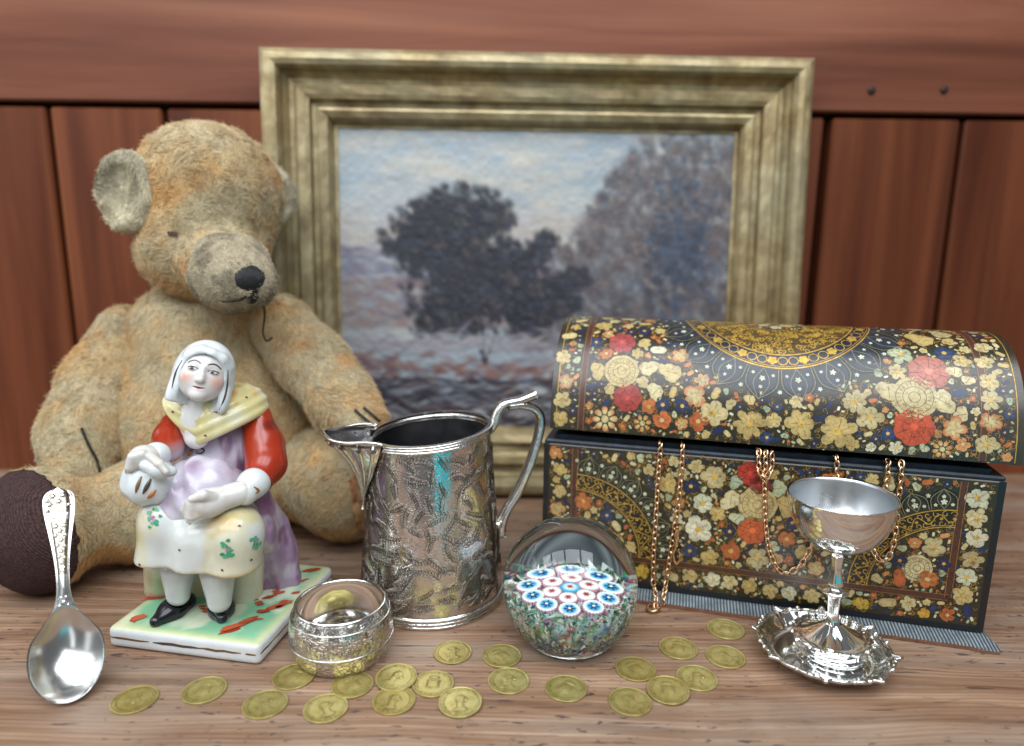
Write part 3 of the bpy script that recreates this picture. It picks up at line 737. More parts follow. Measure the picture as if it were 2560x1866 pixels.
def f_drp(p):
    d = chain(p, dr, [.0125, .0135, .0130, .0090], .010); d = smin(d, chain(p, [dr[1], at(575, 1230, .428), gr(596, 1290, .016)], [.013, .013, .0065], .008), .008)
    d = smin(d, chain(p, [at(530, 1130, .406), at(558, 1180, .408), dr[2]], [.010, .012, .012], .008), .010)
    s = (p[..., 0] - dr[1][0]) * .9 + (p[..., 1] - dr[1][1]) * .3
    d = d + .0013 * np.sin(s * 520 + p[..., 2] * 25) * sstep(.09, .05, p[..., 2])
    return np.maximum(d, SH - .0010 - p[..., 2])
lo, hi = around(dr + [at(530, 1130, .40)], .024); lo[2] = .010
part('overskirt_drape', f_drp, lo, hi, .0013, lambda V: mixc(c_pur(V), lin('#8d5f86'), sstep(.5, .7, fbm(V * np.array([2, 1, .4]), 70, 3, 31)) * .8))
skin = lin('#dedcd8')
nk = [at(448, 880, .414), at(437, 925, .412), at(436, 968, .4075)]
lo, hi = around(nk, .016); part('neck', lambda p: chain(p, nk, [.0095, .0105, .0075], .006), lo, hi, .0009, skin)
# yellow neckerchief -------------------------------------------------------------
V0 = at(438, 988, .4025)
def f_shw(p):
    d = smin(ell(p, at(474, 938, .4215), (.0300, .0215, .0255)), cap(p, at(392, 917, .4165), at(548, 910, .427), .0125, .0112), .010)
    d = smin(d, ell(p, at(530, 888, .436), (.0165, .0130, .0115)), .010)
    x, z = p[..., 0] - V0[0], p[..., 2] - V0[2]
    line = np.where(x > 0, .44 * x, -1.05 * x) - z
    d = smax(d, line, .0018)
    d = smax(d, -chain(p, [at(441, 885, .398), at(437, 925, .396), at(437, 972, .397)], [.0085, .0058, .0016], .004), .0015)
    return d + .0004 * np.sin((p[..., 2] - .45 * np.abs(x)) * 900) * sstep(.0, .004, -line)
lo, hi = around([at(390, 900, .41), at(565, 870, .44), V0], .020)
def c_shw(V):
    c = mixc(lin('#cfc48c'), lin('#d6d2b6'), sstep(.4, .62, fbm(V, 60, 3, 41))); return mixc(c, lin('#cf9440'), sstep(.62, .74, fbm(V, 70, 3, 43)) * .75)
part('neckerchief', f_shw, lo, hi, .0011, c_shw)
# arms ------------------------------------------------------------------------------
def c_red(V): return mixc(RED, lin('#6e1d0d'), sstep(.5, .75, fbm(V, 70, 3, 51)))
a1 = [at(386, 944, .420), at(376, 970, .410), at(372, 992, .402)]
def c_sl(V): return mixc(c_red(V), lin('#b7a0aa'), sstep(at(372, 965, .405)[2], at(372, 1000, .402)[2], V[:, 2]))
lo, hi = around(a1 + [at(340, 1012, .387)], .016)
part('sleeve', lambda p: smin(chain(p, a1, [.0090, .0092, .0085], .005), cap(p, a1[2], at(348, 1010, .388), .0082, .0066), .004), lo, hi, .0010, c_sl)
a2 = [at(568, 925, .428), at(585, 985, .420), at(590, 1028, .410), at(572, 1066, .394)]
lo, hi = around(a2, .020); part('sleeve', lambda p: chain(p, a2, [.0098, .0112, .0112, .0085], .007), lo, hi, .0011, c_red)
cf_ = [at(562, 1070, .391), at(543, 1090, .383)]
lo, hi = around(cf_, .020); cuff = part('cuff', lambda p: smin(ell(p, cf_[0], (.0098, .0092, .0088)), cap(p, cf_[0], cf_[1], .0082, .0078), .003), lo, hi, .0009, WHT)
def hand(wrist, palm, fing, r, parent, n):
    pts = [wrist, palm] + [q for f in fing for q in f]
    def f(p):
        d = smin(cap(p, wrist, palm, r * 1.10, r * 1.18), ell(p, palm, (r * 1.5, r * 1.25, r * 1.25)), r * .6)
        for q in fing: d = smin(d, chain(p, q, [r * .50] * (len(q) - 1) + [r * .34], r * .15), r * .12)
        return d
    lo, hi = around(pts, r * 2); part('hand', f, lo, hi, .00055, lambda V: mixc(lin('#d2cfca'), lin('#c2b8ac'), sstep(.5, .7, fbm(V, 200, 2, 3)) * .5), parent)
hp = at(458, 1115, .370)
fing = []
for k in range(4):
    b = at(450, 1106 + 9 * k, .3665 - .0002 * k); m = at(425, 1114 + 9.5 * k, .364); e = at(408 + 4 * k, 1128 + 8 * k, .3665); fing.append([b, m, e])
fing.append([at(470, 1102, .367), at(450, 1097, .3635), at(425, 1105, .3625)])
hand(at(535, 1090, .381), hp, fing, .0064, FIG, 0)
# pouch held in the other hand
pc = at(328, 1072, .381)
def f_pch(p):
    d = smin(ell(p, pc, (.0152, .0125, .0128)), ell(p, at(330, 1042, .383), (.0130, .0100, .0075)), .005)
    return d + .0004 * np.sin((p[..., 0] - pc[0]) * 520)
lo, hi = around([pc], .027)
pouch = part('pouch', f_pch, lo, hi, .0010, lambda V: mixc(WHT, lin('#d8dede'), .5))
def stroke(name, pts, f, r, colr, parent):
    q = []
    for p in pts:
        s = on_surface(f, p, -unit(p - CAM))
        if abs(f(s[None])[0]) > .0006 or np.linalg.norm(s - p) > .03: continue
        q.append(s - unit(p - CAM) * r * .25)
    if len(q) < 2: q = [pts[0] + (pts[-1] - pts[0]) * .02 * k - (CAM - pts[0]) * -.0 for k in range(2)]; r = 1e-6
    n = len(q); q = smooth_path(q, 10); V, Fc = tube(q, r * np.sin(np.linspace(.25, math.pi - .25, 10)), 6)
    return V, Fc, colr
def strokes(name, lst, parent, kind='stuff'):
    V, Fc, Cc = merge(lst); o = obj(name, V, Fc, M_enamel, parent, cols=Cc); return o
GD = [lin('#7b5a3c'), lin('#4c4138'), lin('#b06a2c')]
strokes('gilt_strokes', [stroke('', [at(313, 1055, .37), at(305, 1075, .37), at(300, 1092, .37)], f_pch, .0011, GD[0], None), stroke('', [at(334, 1060, .37), at(325, 1078, .37), at(316, 1094, .37)], f_pch, .0013, GD[1], None),
    stroke('', [at(345, 1085, .37), at(335, 1096, .37), at(326, 1104, .37)], f_pch, .0013, GD[2], None)], pouch)
fing = []
for k in range(4):
    fing.append([at(315 - 3 * k, 1006 + 7 * k, .3735), at(294 - 2 * k, 1012 + 7.5 * k, .3715), at(284, 1024 + 7 * k, .3755)])
fing.append([at(335, 1012, .373), at(352, 1028, .3685), at(368, 1045, .3675)])
hand(at(345, 1008, .386), at(318, 1014, .3785), fing, .0055, FIG, 0)
lo, hi = around([at(345, 1010, .386)], .016); part('cuff', lambda p: ell(p, at(346, 1008, .386), (.0082, .0080, .0078)), lo, hi, .0009, WHT)
lo, hi = around([at(372, 1042, .371), at(330, 1030, .372)], .010); part('pouch_frill', lambda p: chain(p, [at(322, 1030, .373), at(352, 1040, .3705), at(380, 1044, .373)], [.0036, .0044, .0030], .004), lo, hi, .0008, lambda V: mixc(WHT, GLT, sstep(at(370, 1050, .371)[2] + .0012, at(370, 1060, .371)[2], V[:, 2]) * sstep(at(362, 1050, .371)[0], at(378, 1050, .371)[0], V[:, 0])), pouch)
# head ---------------------------------------------------------------------------------
HS = .89; HC = at(453, 826, .408); hf = unit((CAM - HC) + np.array([-.05, 0, -.02])); tl = math.radians(-16)
hu = unit(np.array([0, 0, 1.0]) - hf * hf[2]); hs = np.cross(hu, hf)                    # hs: towards picture right
hs = np.cross(hf, hu) * -1
hs, hu = math.cos(tl) * hs + math.sin(tl) * hu, -math.sin(tl) * hs + math.cos(tl) * hu
Rh = np.stack([hs, hf, hu])
def f_head2(p):
    q = (p - HC) @ Rh.T * 1000 / HS
    d = ell(q, (0, -1, 1.5), (16.2, 16.5, 19.5)); d = smin(d, ell(q, (0, 5, -8), (13.5, 10.5, 11)), 5)
    d = smin(d, ell(q, (7.5, 9, -4.5), (6, 5.0, 5.5)), 3); d = smin(d, ell(q, (-7.5, 9, -4.5), (6, 5.0, 5.5)), 3)        # cheeks
    d = smin(d, ell(q, (0, 12.5, -14.5), (5.2, 4.2, 4.0)), 3)                                                                  # chin
    d = smin(d, chain(q, [np.array([0, 14.3, 4.0]), np.array([0, 17.0, -3.8])], [1.5, 2.6], 1), 2.2)                             # nose
    d = smin(d, ell(q, (1.9, 15.4, -4.6), (1.5, 1.5, 1.3)), 1.0); d = smin(d, ell(q, (-1.9, 15.4, -4.6), (1.5, 1.5, 1.3)), 1.0)
    for s in (-1, 1):
        d = smax(d, -ell(q, (6.4 * s, 17.8, 2.6), (4.2, 3.2, 2.3)), 2.5)
        d = smin(d, ell(q, (6.3 * s, 12.6, 2.2), (3.3, 2.6, 1.9)), .8)
    d = smin(d, ell(q, (0, 14.6, -8.6), (4.0, 1.6, .9)), 1.0); d = smin(d, ell(q, (0, 14.3, -10.6), (3.4, 1.7, 1.0)), 1.0)
    d = smax(d, -ell(q, (0, 16.6, -9.6), (4.4, 1.6, .35)), .5)
    return d * HS / 1000
def c_head(V):
    q = (V - HC) @ Rh.T * 1000 / HS; x, y, z = q.T; c = np.broadcast_to(lin('#d6d2ce'), V.shape); fr_ = sstep(4, 9, y)
    for s in (-1, 1):
        c = mixc(c, lin('#cf8a76'), np.exp(-(((x - 10.0 * s) / 4.2) ** 2 + ((z + 4.0) / 4.0) ** 2)) * .75 * fr_)
        ex_ = (x - 6.4 * s) * s
        brow = np.abs(z - (7.0 + .8 * np.cos((ex_ + .4) / 3.4 * 1.5) - .05 * ex_ ** 2 - .10 * ex_)); c = mixc(c, lin('#1d1a1c'), sstep(.75, .30, brow) * sstep(4.6, 3.9, np.abs(ex_)) * fr_)
        lid = np.abs(z - (3.6 - .09 * ex_ ** 2)); c = mixc(c, lin('#2a2426'), sstep(.55, .25, lid) * sstep(3.8, 3.2, np.abs(ex_)) * fr_)
        iris = np.hypot((x - 6.4 * s + .5), (z - 2.55) * 1.05); c = mixc(c, lin('#14110f'), sstep(1.35, .95, iris) * fr_)
        low = np.abs(z - (1.3 + .06 * ex_ ** 2)); c = mixc(c, lin('#8a6f66'), sstep(.4, .2, low) * sstep(3.2, 2.4, np.abs(ex_)) * fr_ * .6)
        c = mixc(c, lin('#8f6a5e'), np.exp(-(((x - 1.7 * s) / .7) ** 2 + ((z + 5.9) / .5) ** 2)) * .7 * fr_)
    c = mixc(c, lin('#9c2f2a'), sstep(1.2, .6, np.hypot(x / 3.9, (z + 9.5 - .045 * x * x) / .85)) * fr_ * .95)
    return c
V, Q = surfnet(f_head2, HC - .026, HC + .026, .00042)
obj('head', V, Q, M_porc, FIG, cols=c_head(V))
def f_scf(p):
    q = (p - HC) @ Rh.T * 1000 / HS
    d = ell(q, (0, -3, 3.6), (18.2, 17.6, 19.4))
    low = ell(q, (0, -2, -8.0), (20.0, 13.0, 24.0)); d = smin(d, low, 7)
    d = smin(d, ell(q, (-16.5, 3, -18), (3.8, 5.0, 10.5)), 4); d = smin(d, ell(q, (16.6, 4.5, -16), (3.9, 5.0, 9.0)), 4)
    d = smin(d, chain(q, [np.array([-11, 8.5, 11]), np.array([-4, 11.4, 15.0]), np.array([2, 12.0, 14.0])], [2.0, 2.2, 1.4], 3), 6)
    d = smin(d, chain(q, [np.array([3, 12.0, 14.6]), np.array([10, 9.6, 12.3]), np.array([14.5, 5, 8])], [1.6, 2.2, 2.2], 3), 5)
    face = smin(ell(q, (0, 14, -3.0), (14.2, 17.0, 16.2)), ell(q, (0, 14, -18.0), (13.6, 19.0, 18)), 3)
    d = smax(d, -face, 1.0)
    d = smax(d, -(q[..., 2] + 25 + .12 * q[..., 0]), 1.5)
    return d * HS / 1000
part('headscarf', f_scf, HC - np.array([.036, .034, .038]), HC + np.array([.036, .034, .036]), .0008, lambda V: np.broadcast_to(lin('#d6dcde'), V.shape))
hq = lambda x, y, z: HC + (np.array([x, y, z]) * HS / 1000) @ Rh
ls = []
for pts in ([(-14.5, 9, 6), (-16.5, 9, -4), (-16.5, 9, -14), (-15.8, 9, -23)], [(14.6, 9, 6), (16.4, 9, -4), (16.6, 9, -14), (15.2, 9, -22)], [(-1, 17, 13.5), (4, 17, 11.6), (12, 15, 10.2)]):
    ls.append(stroke('', [hq(*q) for q in pts], f_scf, .00065, lin('#4a3c3c'), None))
strokes('gilt_edge', ls, FIG)
# floral sprigs and dots -------------------------------------------------------------------
def daub_on(f, x, y, Y, r, colr, n=9):
    p = on_surface(f, at(x, y, Y), -unit(at(x, y, Y) - CAM)); e = 1e-4
    g = unit(np.array([f((p + d)[None])[0] - f((p - d)[None])[0] for d in np.eye(3) * e])); u = unit(np.cross(g, (.3, .2, 1))); v = np.cross(g, u)
    if abs(f(p[None])[0]) > .0006: r = 1e-6
    V, Fc = stroke_poly(p + g * .00030, u, v, r, r * .75, n, .3, rs); return V, Fc, colr
ls = []
for cx, cy_, sg in ((340, 1148, 1), (503, 1216, .9), (566, 1200, .6)):
    for k in range(13):
        a = rs.random() * 6.28; rr = rs.uniform(6, 22) * sg
        try: ls.append(daub_on(f_skirt, cx + rr * math.cos(a) * .8, cy_ + rr * math.sin(a), .372, .0014 * rs.uniform(.6, 1.2), lin(rs.choice(['#2f8a62', '#3c9a70', '#5fa886']))))
        except Exception: pass
    for k in range(4): ls.append(daub_on(f_skirt, cx + rs.uniform(-5, 5), cy_ + rs.uniform(-6, 6), .372, .0011, lin(rs.choice(['#b98fae', '#a86a90']))))
for x, y in ((420, 1160), (398, 1218), (310, 1250), (492, 1262), (530, 1165), (556, 1240), (455, 1140)): ls.append(daub_on(f_skirt, x, y, .372, .0009, lin('#5e2230')))
strokes('painted_sprigs', ls, sk)['kind'] = 'stuff'
ls = [daub_on(f_shw, x, y, .40, .0009, lin('#7b3034')) for x, y in ((383, 912), (455, 965), (535, 945), (545, 880), (478, 912), (520, 958))]
ls += [stroke('', [at(420, 998, .40), at(437, 992, .40), at(452, 996, .40), at(446, 1004, .40), at(432, 1003, .40)], f_bod, .0006, lin('#3b2a30'), None), stroke('', [at(415, 1010, .40), at(421, 1004, .40), at(427, 1001, .40)], f_bod, .0012, GD[2], None)]
strokes('painted_details', ls, FIG)['kind'] = 'stuff'
ls = [stroke('', [at(562, 1078, .38), at(572, 1086, .38), at(566, 1092, .38)], lambda p: smin(ell(p, cf_[0], (.0098, .0092, .0088)), cap(p, cf_[0], cf_[1], .0082, .0078), .003), .0009, GLT, None)]
strokes('gilt_strokes', ls, cuff)
# ------------------------------------------------------------------ silver
def silver(name, base='#c9c6bf', rough=.13, engr=0.0, scale=260, tarn=.25, dark='#4b4540', ecol=.5):
    t = NT(name); oc = t.coord(); n1 = t.noise(oc, 45, 4, .6); n2 = t.noise(oc, 900, 2, .5)
    col = t.mix(t.math('MULTIPLY', t.ramp(n1.outputs[0], [(.45, 0.0), (.75, 1.0)]).outputs[0], tarn), L4(base), L4(dark))
    nor = t.bump(n2.outputs[0], .04, .0003)
    if engr:
        # fine engraved tooling between the larger engraved sprigs
        wv_ = t.noise(oc, scale * .25, 2, .5, 1.5)
        vec = t.n('VectorMath', {0: oc, 1: t.n('VectorMath', {0: wv_.outputs['Color'], 'Scale': .012}, operation='SCALE')}, operation='ADD')
        vo = t.n('TexVoronoi', {'Vector': vec, 'Scale': scale}, feature='DISTANCE_TO_EDGE')
        e = t.ramp(vo.outputs['Distance'], [(0.02, 0.0), (0.09, 1.0)]).outputs[0]
        col = t.mix(t.math('MULTIPLY', t.math('SUBTRACT', 1.0, e), ecol), col, L4('#2c2825'))
        nor = t.bump(e, .55 * engr, .0006, nor)
    t.set(Base_Color=col, Metallic=1.0, Roughness=t.ramp(n1.outputs[0], [(.3, rough * .8), (.7, rough * 1.5)]).outputs[0], Normal=nor)
    return t.m
M_jug = silver('tarnished_silver', '#e6e3df', .10, .20, 300, .14, ecol=.14)
M_sil = silver('polished_silver', '#e8e8e6', .07, 0, 0, .08)
M_spoon = silver('satin_silver', '#dadad8', .20, 0, 0, .15)
M_ring = silver('engraved_silver', '#d8d5cd', .14, 1.0, 330, .12, ecol=.6)
M_jin = silver('dark_silver_lining', '#8f8f92', .30, 0, 0, .3)
tgr = NT('oxidised_groove'); tgr.set(Base_Color=L4('#8e867d'), Metallic=1.0, Roughness=.25); M_groove = tgr.m

def sprigs(surf, boxu, boxv, n, seed, size, r, mat, name, parent, spc=.62):
    "engraved leafy stems laid on surf(u,v)->(p,n)"
    rr = random.Random(seed); parts = []
    def rib(pts, w):
        pts = np.array(pts); P_, N_ = surf(pts[:, 0], pts[:, 1]); T_ = unit(np.gradient(P_, axis=0)); S_ = unit(np.cross(N_, T_)); k = len(pts)
        ww = w * np.sin(np.linspace(.35, math.pi - .35, k))[:, None]
        V = np.concatenate([P_ + S_ * ww, P_ + N_ * r * .9, P_ - S_ * ww]); F = []
        for i in range(k - 1): F += [(i, i + 1, k + i + 1, k + i), (k + i, k + i + 1, 2 * k + i + 1, 2 * k + i)]
        parts.append((V, F))
    pos = []
    for _ in range(n * 30):
        if len(pos) >= n: break
        p = (rr.uniform(*boxu), rr.uniform(*boxv))
        if all(math.hypot(p[0] - q[0], p[1] - q[1]) > size * spc for q in pos): pos.append(p)
    for cx, cy_ in pos:
        a = rr.uniform(0, 6.28); bend = rr.uniform(-1.6, 1.6); L = size * rr.uniform(.9, 1.5); K = 9; st = []; x, y = cx - math.cos(a) * L / 2, cy_ - math.sin(a) * L / 2; ang = a - bend / 2
        for k in range(K): st.append((x, y)); x += math.cos(ang) * L / K; y += math.sin(ang) * L / K; ang += bend / K
        rib(st, r * .8)
        for k in range(1, K):
            px_, py_ = st[k]; d = math.atan2(st[k][1] - st[k - 1][1], st[k][0] - st[k - 1][0]); ll = size * .34 * (1.15 - .6 * k / K)
            for s in (-1, 1):
                b = d + s * rr.uniform(.6, .95); tip = (px_ + math.cos(b) * ll, py_ + math.sin(b) * ll)
                for e in (-1, 1):
                    m = (px_ + math.cos(b + e * .42) * ll * .55, py_ + math.sin(b + e * .42) * ll * .55)
                    rib(smooth_path([(px_, py_), m, tip], 5), r * .55)
    V, F, _ = merge(parts); o = obj(name, V, F, mat, parent); o['kind'] = 'stuff'; return o

# ------------------------------------------------------------------ cream jug
JC = np.array([-.0555, .449, 0.0])
JUG = thing('cream_jug', 'tall tapering silver cream jug engraved with ferns, its handle turned to the box', 'jug', tuple(JC))
jt = np.array([.092, .02])                                   # rim rises towards the handle
def jz(R, T, Z): return Z + (R * np.cos(T) * jt[0] + R * np.sin(T) * jt[1]) * np.clip(Z / .12, 0, 1) ** 2
TS = math.radians(196)                                        # spout direction
def angd(T): return (T - TS + math.pi) % (2 * math.pi) - math.pi
def jrad(z): return np.interp(z, [.006, .02, .05, .08, .105, .12], [.0500, .0490, .0465, .0440, .0423, .0418])
zs = np.linspace(.0062, .1185, 34)
po = [(jrad(z), z) for z in zs]
body_p = po + [(.0416, .1196), (.0404, .1196), (.0400, .118)] + [(jrad(z) - .0018, z) for z in np.linspace(.116, .006, 14)] + [(.03, .0048), (0.0, .0046)]
def notch(R, T, Z):
    z2 = Z - np.where(Z > .1, 1, 0) * .0
    return jz(R, T, Z) - .012 * np.exp(-(angd(T) / .30) ** 2) * sstep(.085, .118, Z)
V, F = lathe(body_p, 96, JC, zmod=notch); mi = [0] * len(F); npf = len(body_p)
for i, f in enumerate(F):
    if (i % (npf - 1)) > len(po) + 2: mi[i] = 1
jb = obj('body', V, F, [M_jug, M_jin], JUG, mi=mi)
# mouldings: base ring of three reeds, rim ring of two reeds
def ring(name, rr_, z, n=3, w=.0014, parent=JUG, mat=M_jug, gap=None, zt=True, c=JC):
    prof = []
    for k in range(n):
        for a in np.linspace(-1.2, 1.2, 6): prof.append((rr_ + w * .75 * math.cos(a), z + (k + .5) * 2 * w * .8 + w * .8 * math.sin(a)))
    prof = [(rr_ - .003, z)] + prof + [(rr_ - .003, z + n * 1.6 * w)]
    V, F = lathe(prof, 96, c, zmod=(jz if zt else None))
    if gap is not None:
        th_ = np.arctan2(V[:, 1] - c[1], V[:, 0] - c[0]); bad = np.abs(angd(th_)) < gap; F = [f for f in F if not any(bad[i] for i in f)]
    return obj(name, V, F, mat, parent)
ring('foot_ring', .0508, .0, 3, .0015, zt=False)
ring('rim', .0422, .1165, 3, .0011, gap=.36)
# spout: ribbed shell
nu_, nv_ = 49, 22; SV = []
for i in range(nu_):
    u = -1 + 2 * i / (nu_ - 1)
    for j in range(nv_):
        v = j / (nv_ - 1)
        half = .07 + .55 * v ** .85; th_ = TS + u * half
        z = .066 + .055 * v + .005 * (1 - abs(u)) * v ** 3 + .007 * abs(u) * (1 - v) ** 2 * 2
        out = .0018 + .026 * (v ** 2.4) * (math.cos(u * math.pi / 2) ** 1.3) + .0 * math.cos(u * math.pi * 5.5) * min(1, v * 3) * (1 - .5 * v)
        if v > .93: out += .0022 * math.cos(u * math.pi / 2)
        zc = float(jz(np.array(jrad(z)), np.array(th_), np.array(z)))
        R_ = float(jrad(z)) + out; SV.append(JC + np.array([R_ * math.cos(th_), R_ * math.sin(th_), zc]))
SV = np.array(SV); SN = SV.copy()
inner = []
for i in range(nu_):
    for j in range(nv_):
        p = SV[i * nv_ + j]; d = p - JC; d[2] = 0; d = unit(d); inner.append(p - d * .0016 + np.array([0, 0, .0004]))
F1 = grid_faces(nu_, nv_); F2 = [tuple(k + nu_ * nv_ for k in f[::-1]) for f in F1]
top = [(i * nv_ + nv_ - 1, (i + 1) * nv_ + nv_ - 1, (i + 1) * nv_ + nv_ - 1 + nu_ * nv_, i * nv_ + nv_ - 1 + nu_ * nv_) for i in range(nu_ - 1)]
sp = obj('spout', np.concatenate([SV, np.array(inner)]), [f[::-1] for f in F1] + [f[::-1] for f in F2] + top, [M_jug, M_jin], JUG, mi=[0] * len(F1) + [1] * len(F2) + [0] * len(top))
for k in range(9):
    i_ = int(round(3 + k * (nu_ - 7) / 8)); line_ = SV[i_ * nv_ + 1:(i_ + 1) * nv_ - 1]; dr_ = line_ - JC; dr_[:, 2] = 0
    V, F = tube(line_ + unit(dr_) * .0004, np.linspace(.0006, .0017, len(line_)), 8); obj('spout_rib', V, F, M_jug, sp)
edge = SV[nv_ - 1::nv_] * .5 + np.array(inner)[nv_ - 1::nv_] * .5
edge = edge + np.array([0, 0, .0009])[None] * (1 + np.cos(np.linspace(-math.pi, math.pi, nu_) * 2.5))[:, None]
V, F = tube(smooth_path(edge[::3], 60), .0013, 8); obj('spout_lip', V, F, M_jug, sp)
# handle
hp_ = [at(1076, 962, .455), at(1092, 940, .456), at(1104, 908, .458), at(1118, 894, .459), at(1150, 886, .462), at(1186, 874, .466)]
V, F = tube(smooth_path(hp_, 40), np.interp(np.linspace(0, 1, 40), [0, .15, .45, .8, 1], [.0030, .0033, .0036, .0030, .0038]), 10, flat=np.interp(np.linspace(0, 1, 40), [0, .3, 1], [.0035, .0050, .0042])); hd = obj('handle', V, F, M_jug, JUG)
lp = [at(1122, 900, .459), at(1155, 897, .463), at(1183, 906, .466), at(1196, 925, .467), at(1193, 960, .466), at(1175, 1020, .463), at(1148, 1085, .459), at(1124, 1125, .456), at(1110, 1158, .454), at(1108, 1180, .452), at(1114, 1188, .452)]
V, F = tube(smooth_path(lp, 70), np.interp(np.linspace(0, 1, 70), [0, .3, .7, .92, 1], [.0030, .0034, .0036, .0044, .0018]), 10, flat=np.interp(np.linspace(0, 1, 70), [0, .5, 1], [.0045, .0050, .0040])); obj('handle_grip', V, F, M_jug, hd)
def f_bead(c, r): 
    a = np.linspace(-math.pi / 2, math.pi / 2, 8); return lathe([(r * math.cos(x), r * math.sin(x)) for x in a], 14, c)
V, F = f_bead(at(1103, 1163, .449), .0032); obj('handle_rivet', V, F, M_jug, JUG)
def jsurf(u, v):
    u = np.asarray(u, float); v = np.asarray(v, float); th_ = u / .046; R_ = jrad(v) + .00004; T = th_
    z = jz(R_, T, v); P_ = np.stack([JC[0] + R_ * np.cos(T), JC[1] + R_ * np.sin(T), z], -1); N_ = unit(np.stack([np.cos(T), np.sin(T), 0 * T + .09], -1)); return P_, N_
fu = (math.radians(172) * .046, math.radians(372) * .046)
sprigs(jsurf, fu, (.012, .110), 130, 21, .0135, .00042, M_groove, 'engraving', jb)

# ------------------------------------------------------------------ round napkin ring
RC = np.array([*gr(742, 1452, .012)[:2], 0.0]); RC = np.array([-.1015, .3735, .0013])
RING = thing('napkin_ring', 'squat round silver napkin ring with engraved leaves standing on two gold coins', 'napkin ring', tuple(RC))
a = np.linspace(-1.03, 1.00, 30)
op = [(.0165 + .0136 * math.cos(x) , .0180 + .0178 * math.sin(x) * (1 if x > 0 else 1.03)) for x in a]
op = [(.0205 + .0102 * math.cos(x) ** .9, .0165 + .0190 * math.sin(x)) for x in a]
ip = [(r - .0011, z) for r, z in op[::-1]]
V, F = lathe(op + [(op[-1][0] - .0005, op[-1][1] + .0008)] + ip + [op[0]], 96, RC)
mi = [1 if (i % (len(op) + len(ip) + 1)) > len(op) - 1 else 0 for i in range(len(F))]; rb = obj('body', V, F, [M_ring, M_sil], RING, mi=mi)
tr_ = op[-1]; a2_ = np.linspace(0, 2 * math.pi, 11)
V, F = lathe([(tr_[0] - .0004 + .0012 * math.cos(x), tr_[1] + .0004 + .0011 * math.sin(x)) for x in a2_], 96, RC); obj('rim', V, F, M_sil, RING)
opa = np.array(op)
def rsurf(u, v):
    u = np.asarray(u, float); v = np.asarray(v, float); k = v / .04 * (len(op) - 1); R_ = np.interp(k, range(len(op)), opa[:, 0]) + .00005; z = np.interp(k, range(len(op)), opa[:, 1]); T = u / .029
    x = np.interp(k, range(len(op)), a); P_ = np.stack([RC[0] + R_ * np.cos(T), RC[1] + R_ * np.sin(T), RC[2] + z], -1); return P_, unit(np.stack([np.cos(T) * np.cos(x), np.sin(T) * np.cos(x), np.sin(x)], -1))
for vv in (.0165, .0325):
    th_ = np.linspace(0, 2 * math.pi, 97)[:-1] * .029; P_, N_ = rsurf(th_, np.full(96, vv)); 
    V, F = tube(np.vstack([P_, P_[:1]]), .00042, 6, caps=False); obj('band', V, F, M_sil, rb)

# ------------------------------------------------------------------ spoon leaning on the bear's foot
tip, topp = gr(154, 1556, .0006), at(128, 1081, .3835)
SPN = thing('spoon', 'ornate short silver spoon propped upright against the brown sole of the teddy bear', 'spoon', tuple(tip))
sd = unit(topp - tip); sl = np.linalg.norm(topp - tip); sn = unit(CAM - tip); sn = unit(sn - sd * (sn @ sd)); sn = unit(sn + np.array([0, 0, .0])); ss = np.cross(sd, sn)
S = np.array([0, .012, .05, .12, .2, .28, .35, .395, .43, .47, .52, .6, .7, .8, .88, .93, .97, .99, 1.0])
W = np.array([.0005, .0080, .0140, .0170, .0182, .0166, .0112, .0062, .0040, .0034, .0031, .0032, .0045, .0064, .0079, .0083, .0070, .0046, .0006])
nL, nW = 110, 25
sv = np.concatenate([.06 * np.linspace(0, 1, 30)[:-1] ** 2, np.linspace(.06, .95, 68)[:-1], np.linspace(.95, 1, 20)]); nL = len(sv)
wv_ = np.interp(sv, S, W)
_w2 = wv_.copy()
for _ in range(3): _w2[2:-2] = (_w2[:-4] + _w2[1:-3] + _w2[2:-2] + _w2[3:-1] + _w2[4:]) / 5
_el = .0182 * np.sqrt(np.clip(1 - ((sv - .200) / .200) ** 2, 0, 1)); wv_ = np.where(sv < .205, _el, _w2); wv_ = np.where((sv >= .205) & (sv < .30), np.maximum(_w2, np.minimum(_el, .0182)), wv_)
wv_[1:-1] = np.where(sv[1:-1] > .15, (wv_[:-2] + wv_[1:-1] + wv_[2:]) / 3, wv_[1:-1]); wv_[0] = .0002
dep = .0088 * np.clip(1 - ((sv - .20) / np.where(sv < .2, .2, .215)) ** 2, 0, 1) ** .8
arch = np.interp(sv, [0, .2, .40, .50, .7, 1.0], [.004, .0005, .0015, .0050, .0040, .0000])
arch = np.convolve(np.pad(arch, 6, mode='edge'), np.ones(13) / 13, 'valid')
def spoon_surface(off, back):
    V = []
    for i in range(nL):
        for j in range(nW):
            x = -1 + 2 * j / (nW - 1); y = x * wv_[i]
            d = -dep[i] * (1 - abs(x) ** 2.2) + arch[i]
            hnd = sstep(.42, .5, sv[i])
            prof_ = .0012 * (1 - x * x) * hnd if not back else -.0003 * (1 - x * x) * hnd
            if not back: prof_ = prof_ - .0006 * hnd * float(np.exp(-((abs(x) - .72) / .14) ** 2))
            V.append(tip + sd * sv[i] * sl + ss * y + sn * (d + prof_ + off * (1 - abs(x) ** 8)))
    return np.array(V)
Vf = spoon_surface(.0006, False); Vb = spoon_surface(-.0007, True)
F1 = grid_faces(nL, nW); F2 = [tuple(k + nL * nW for k in f[::-1]) for f in F1]
side = []
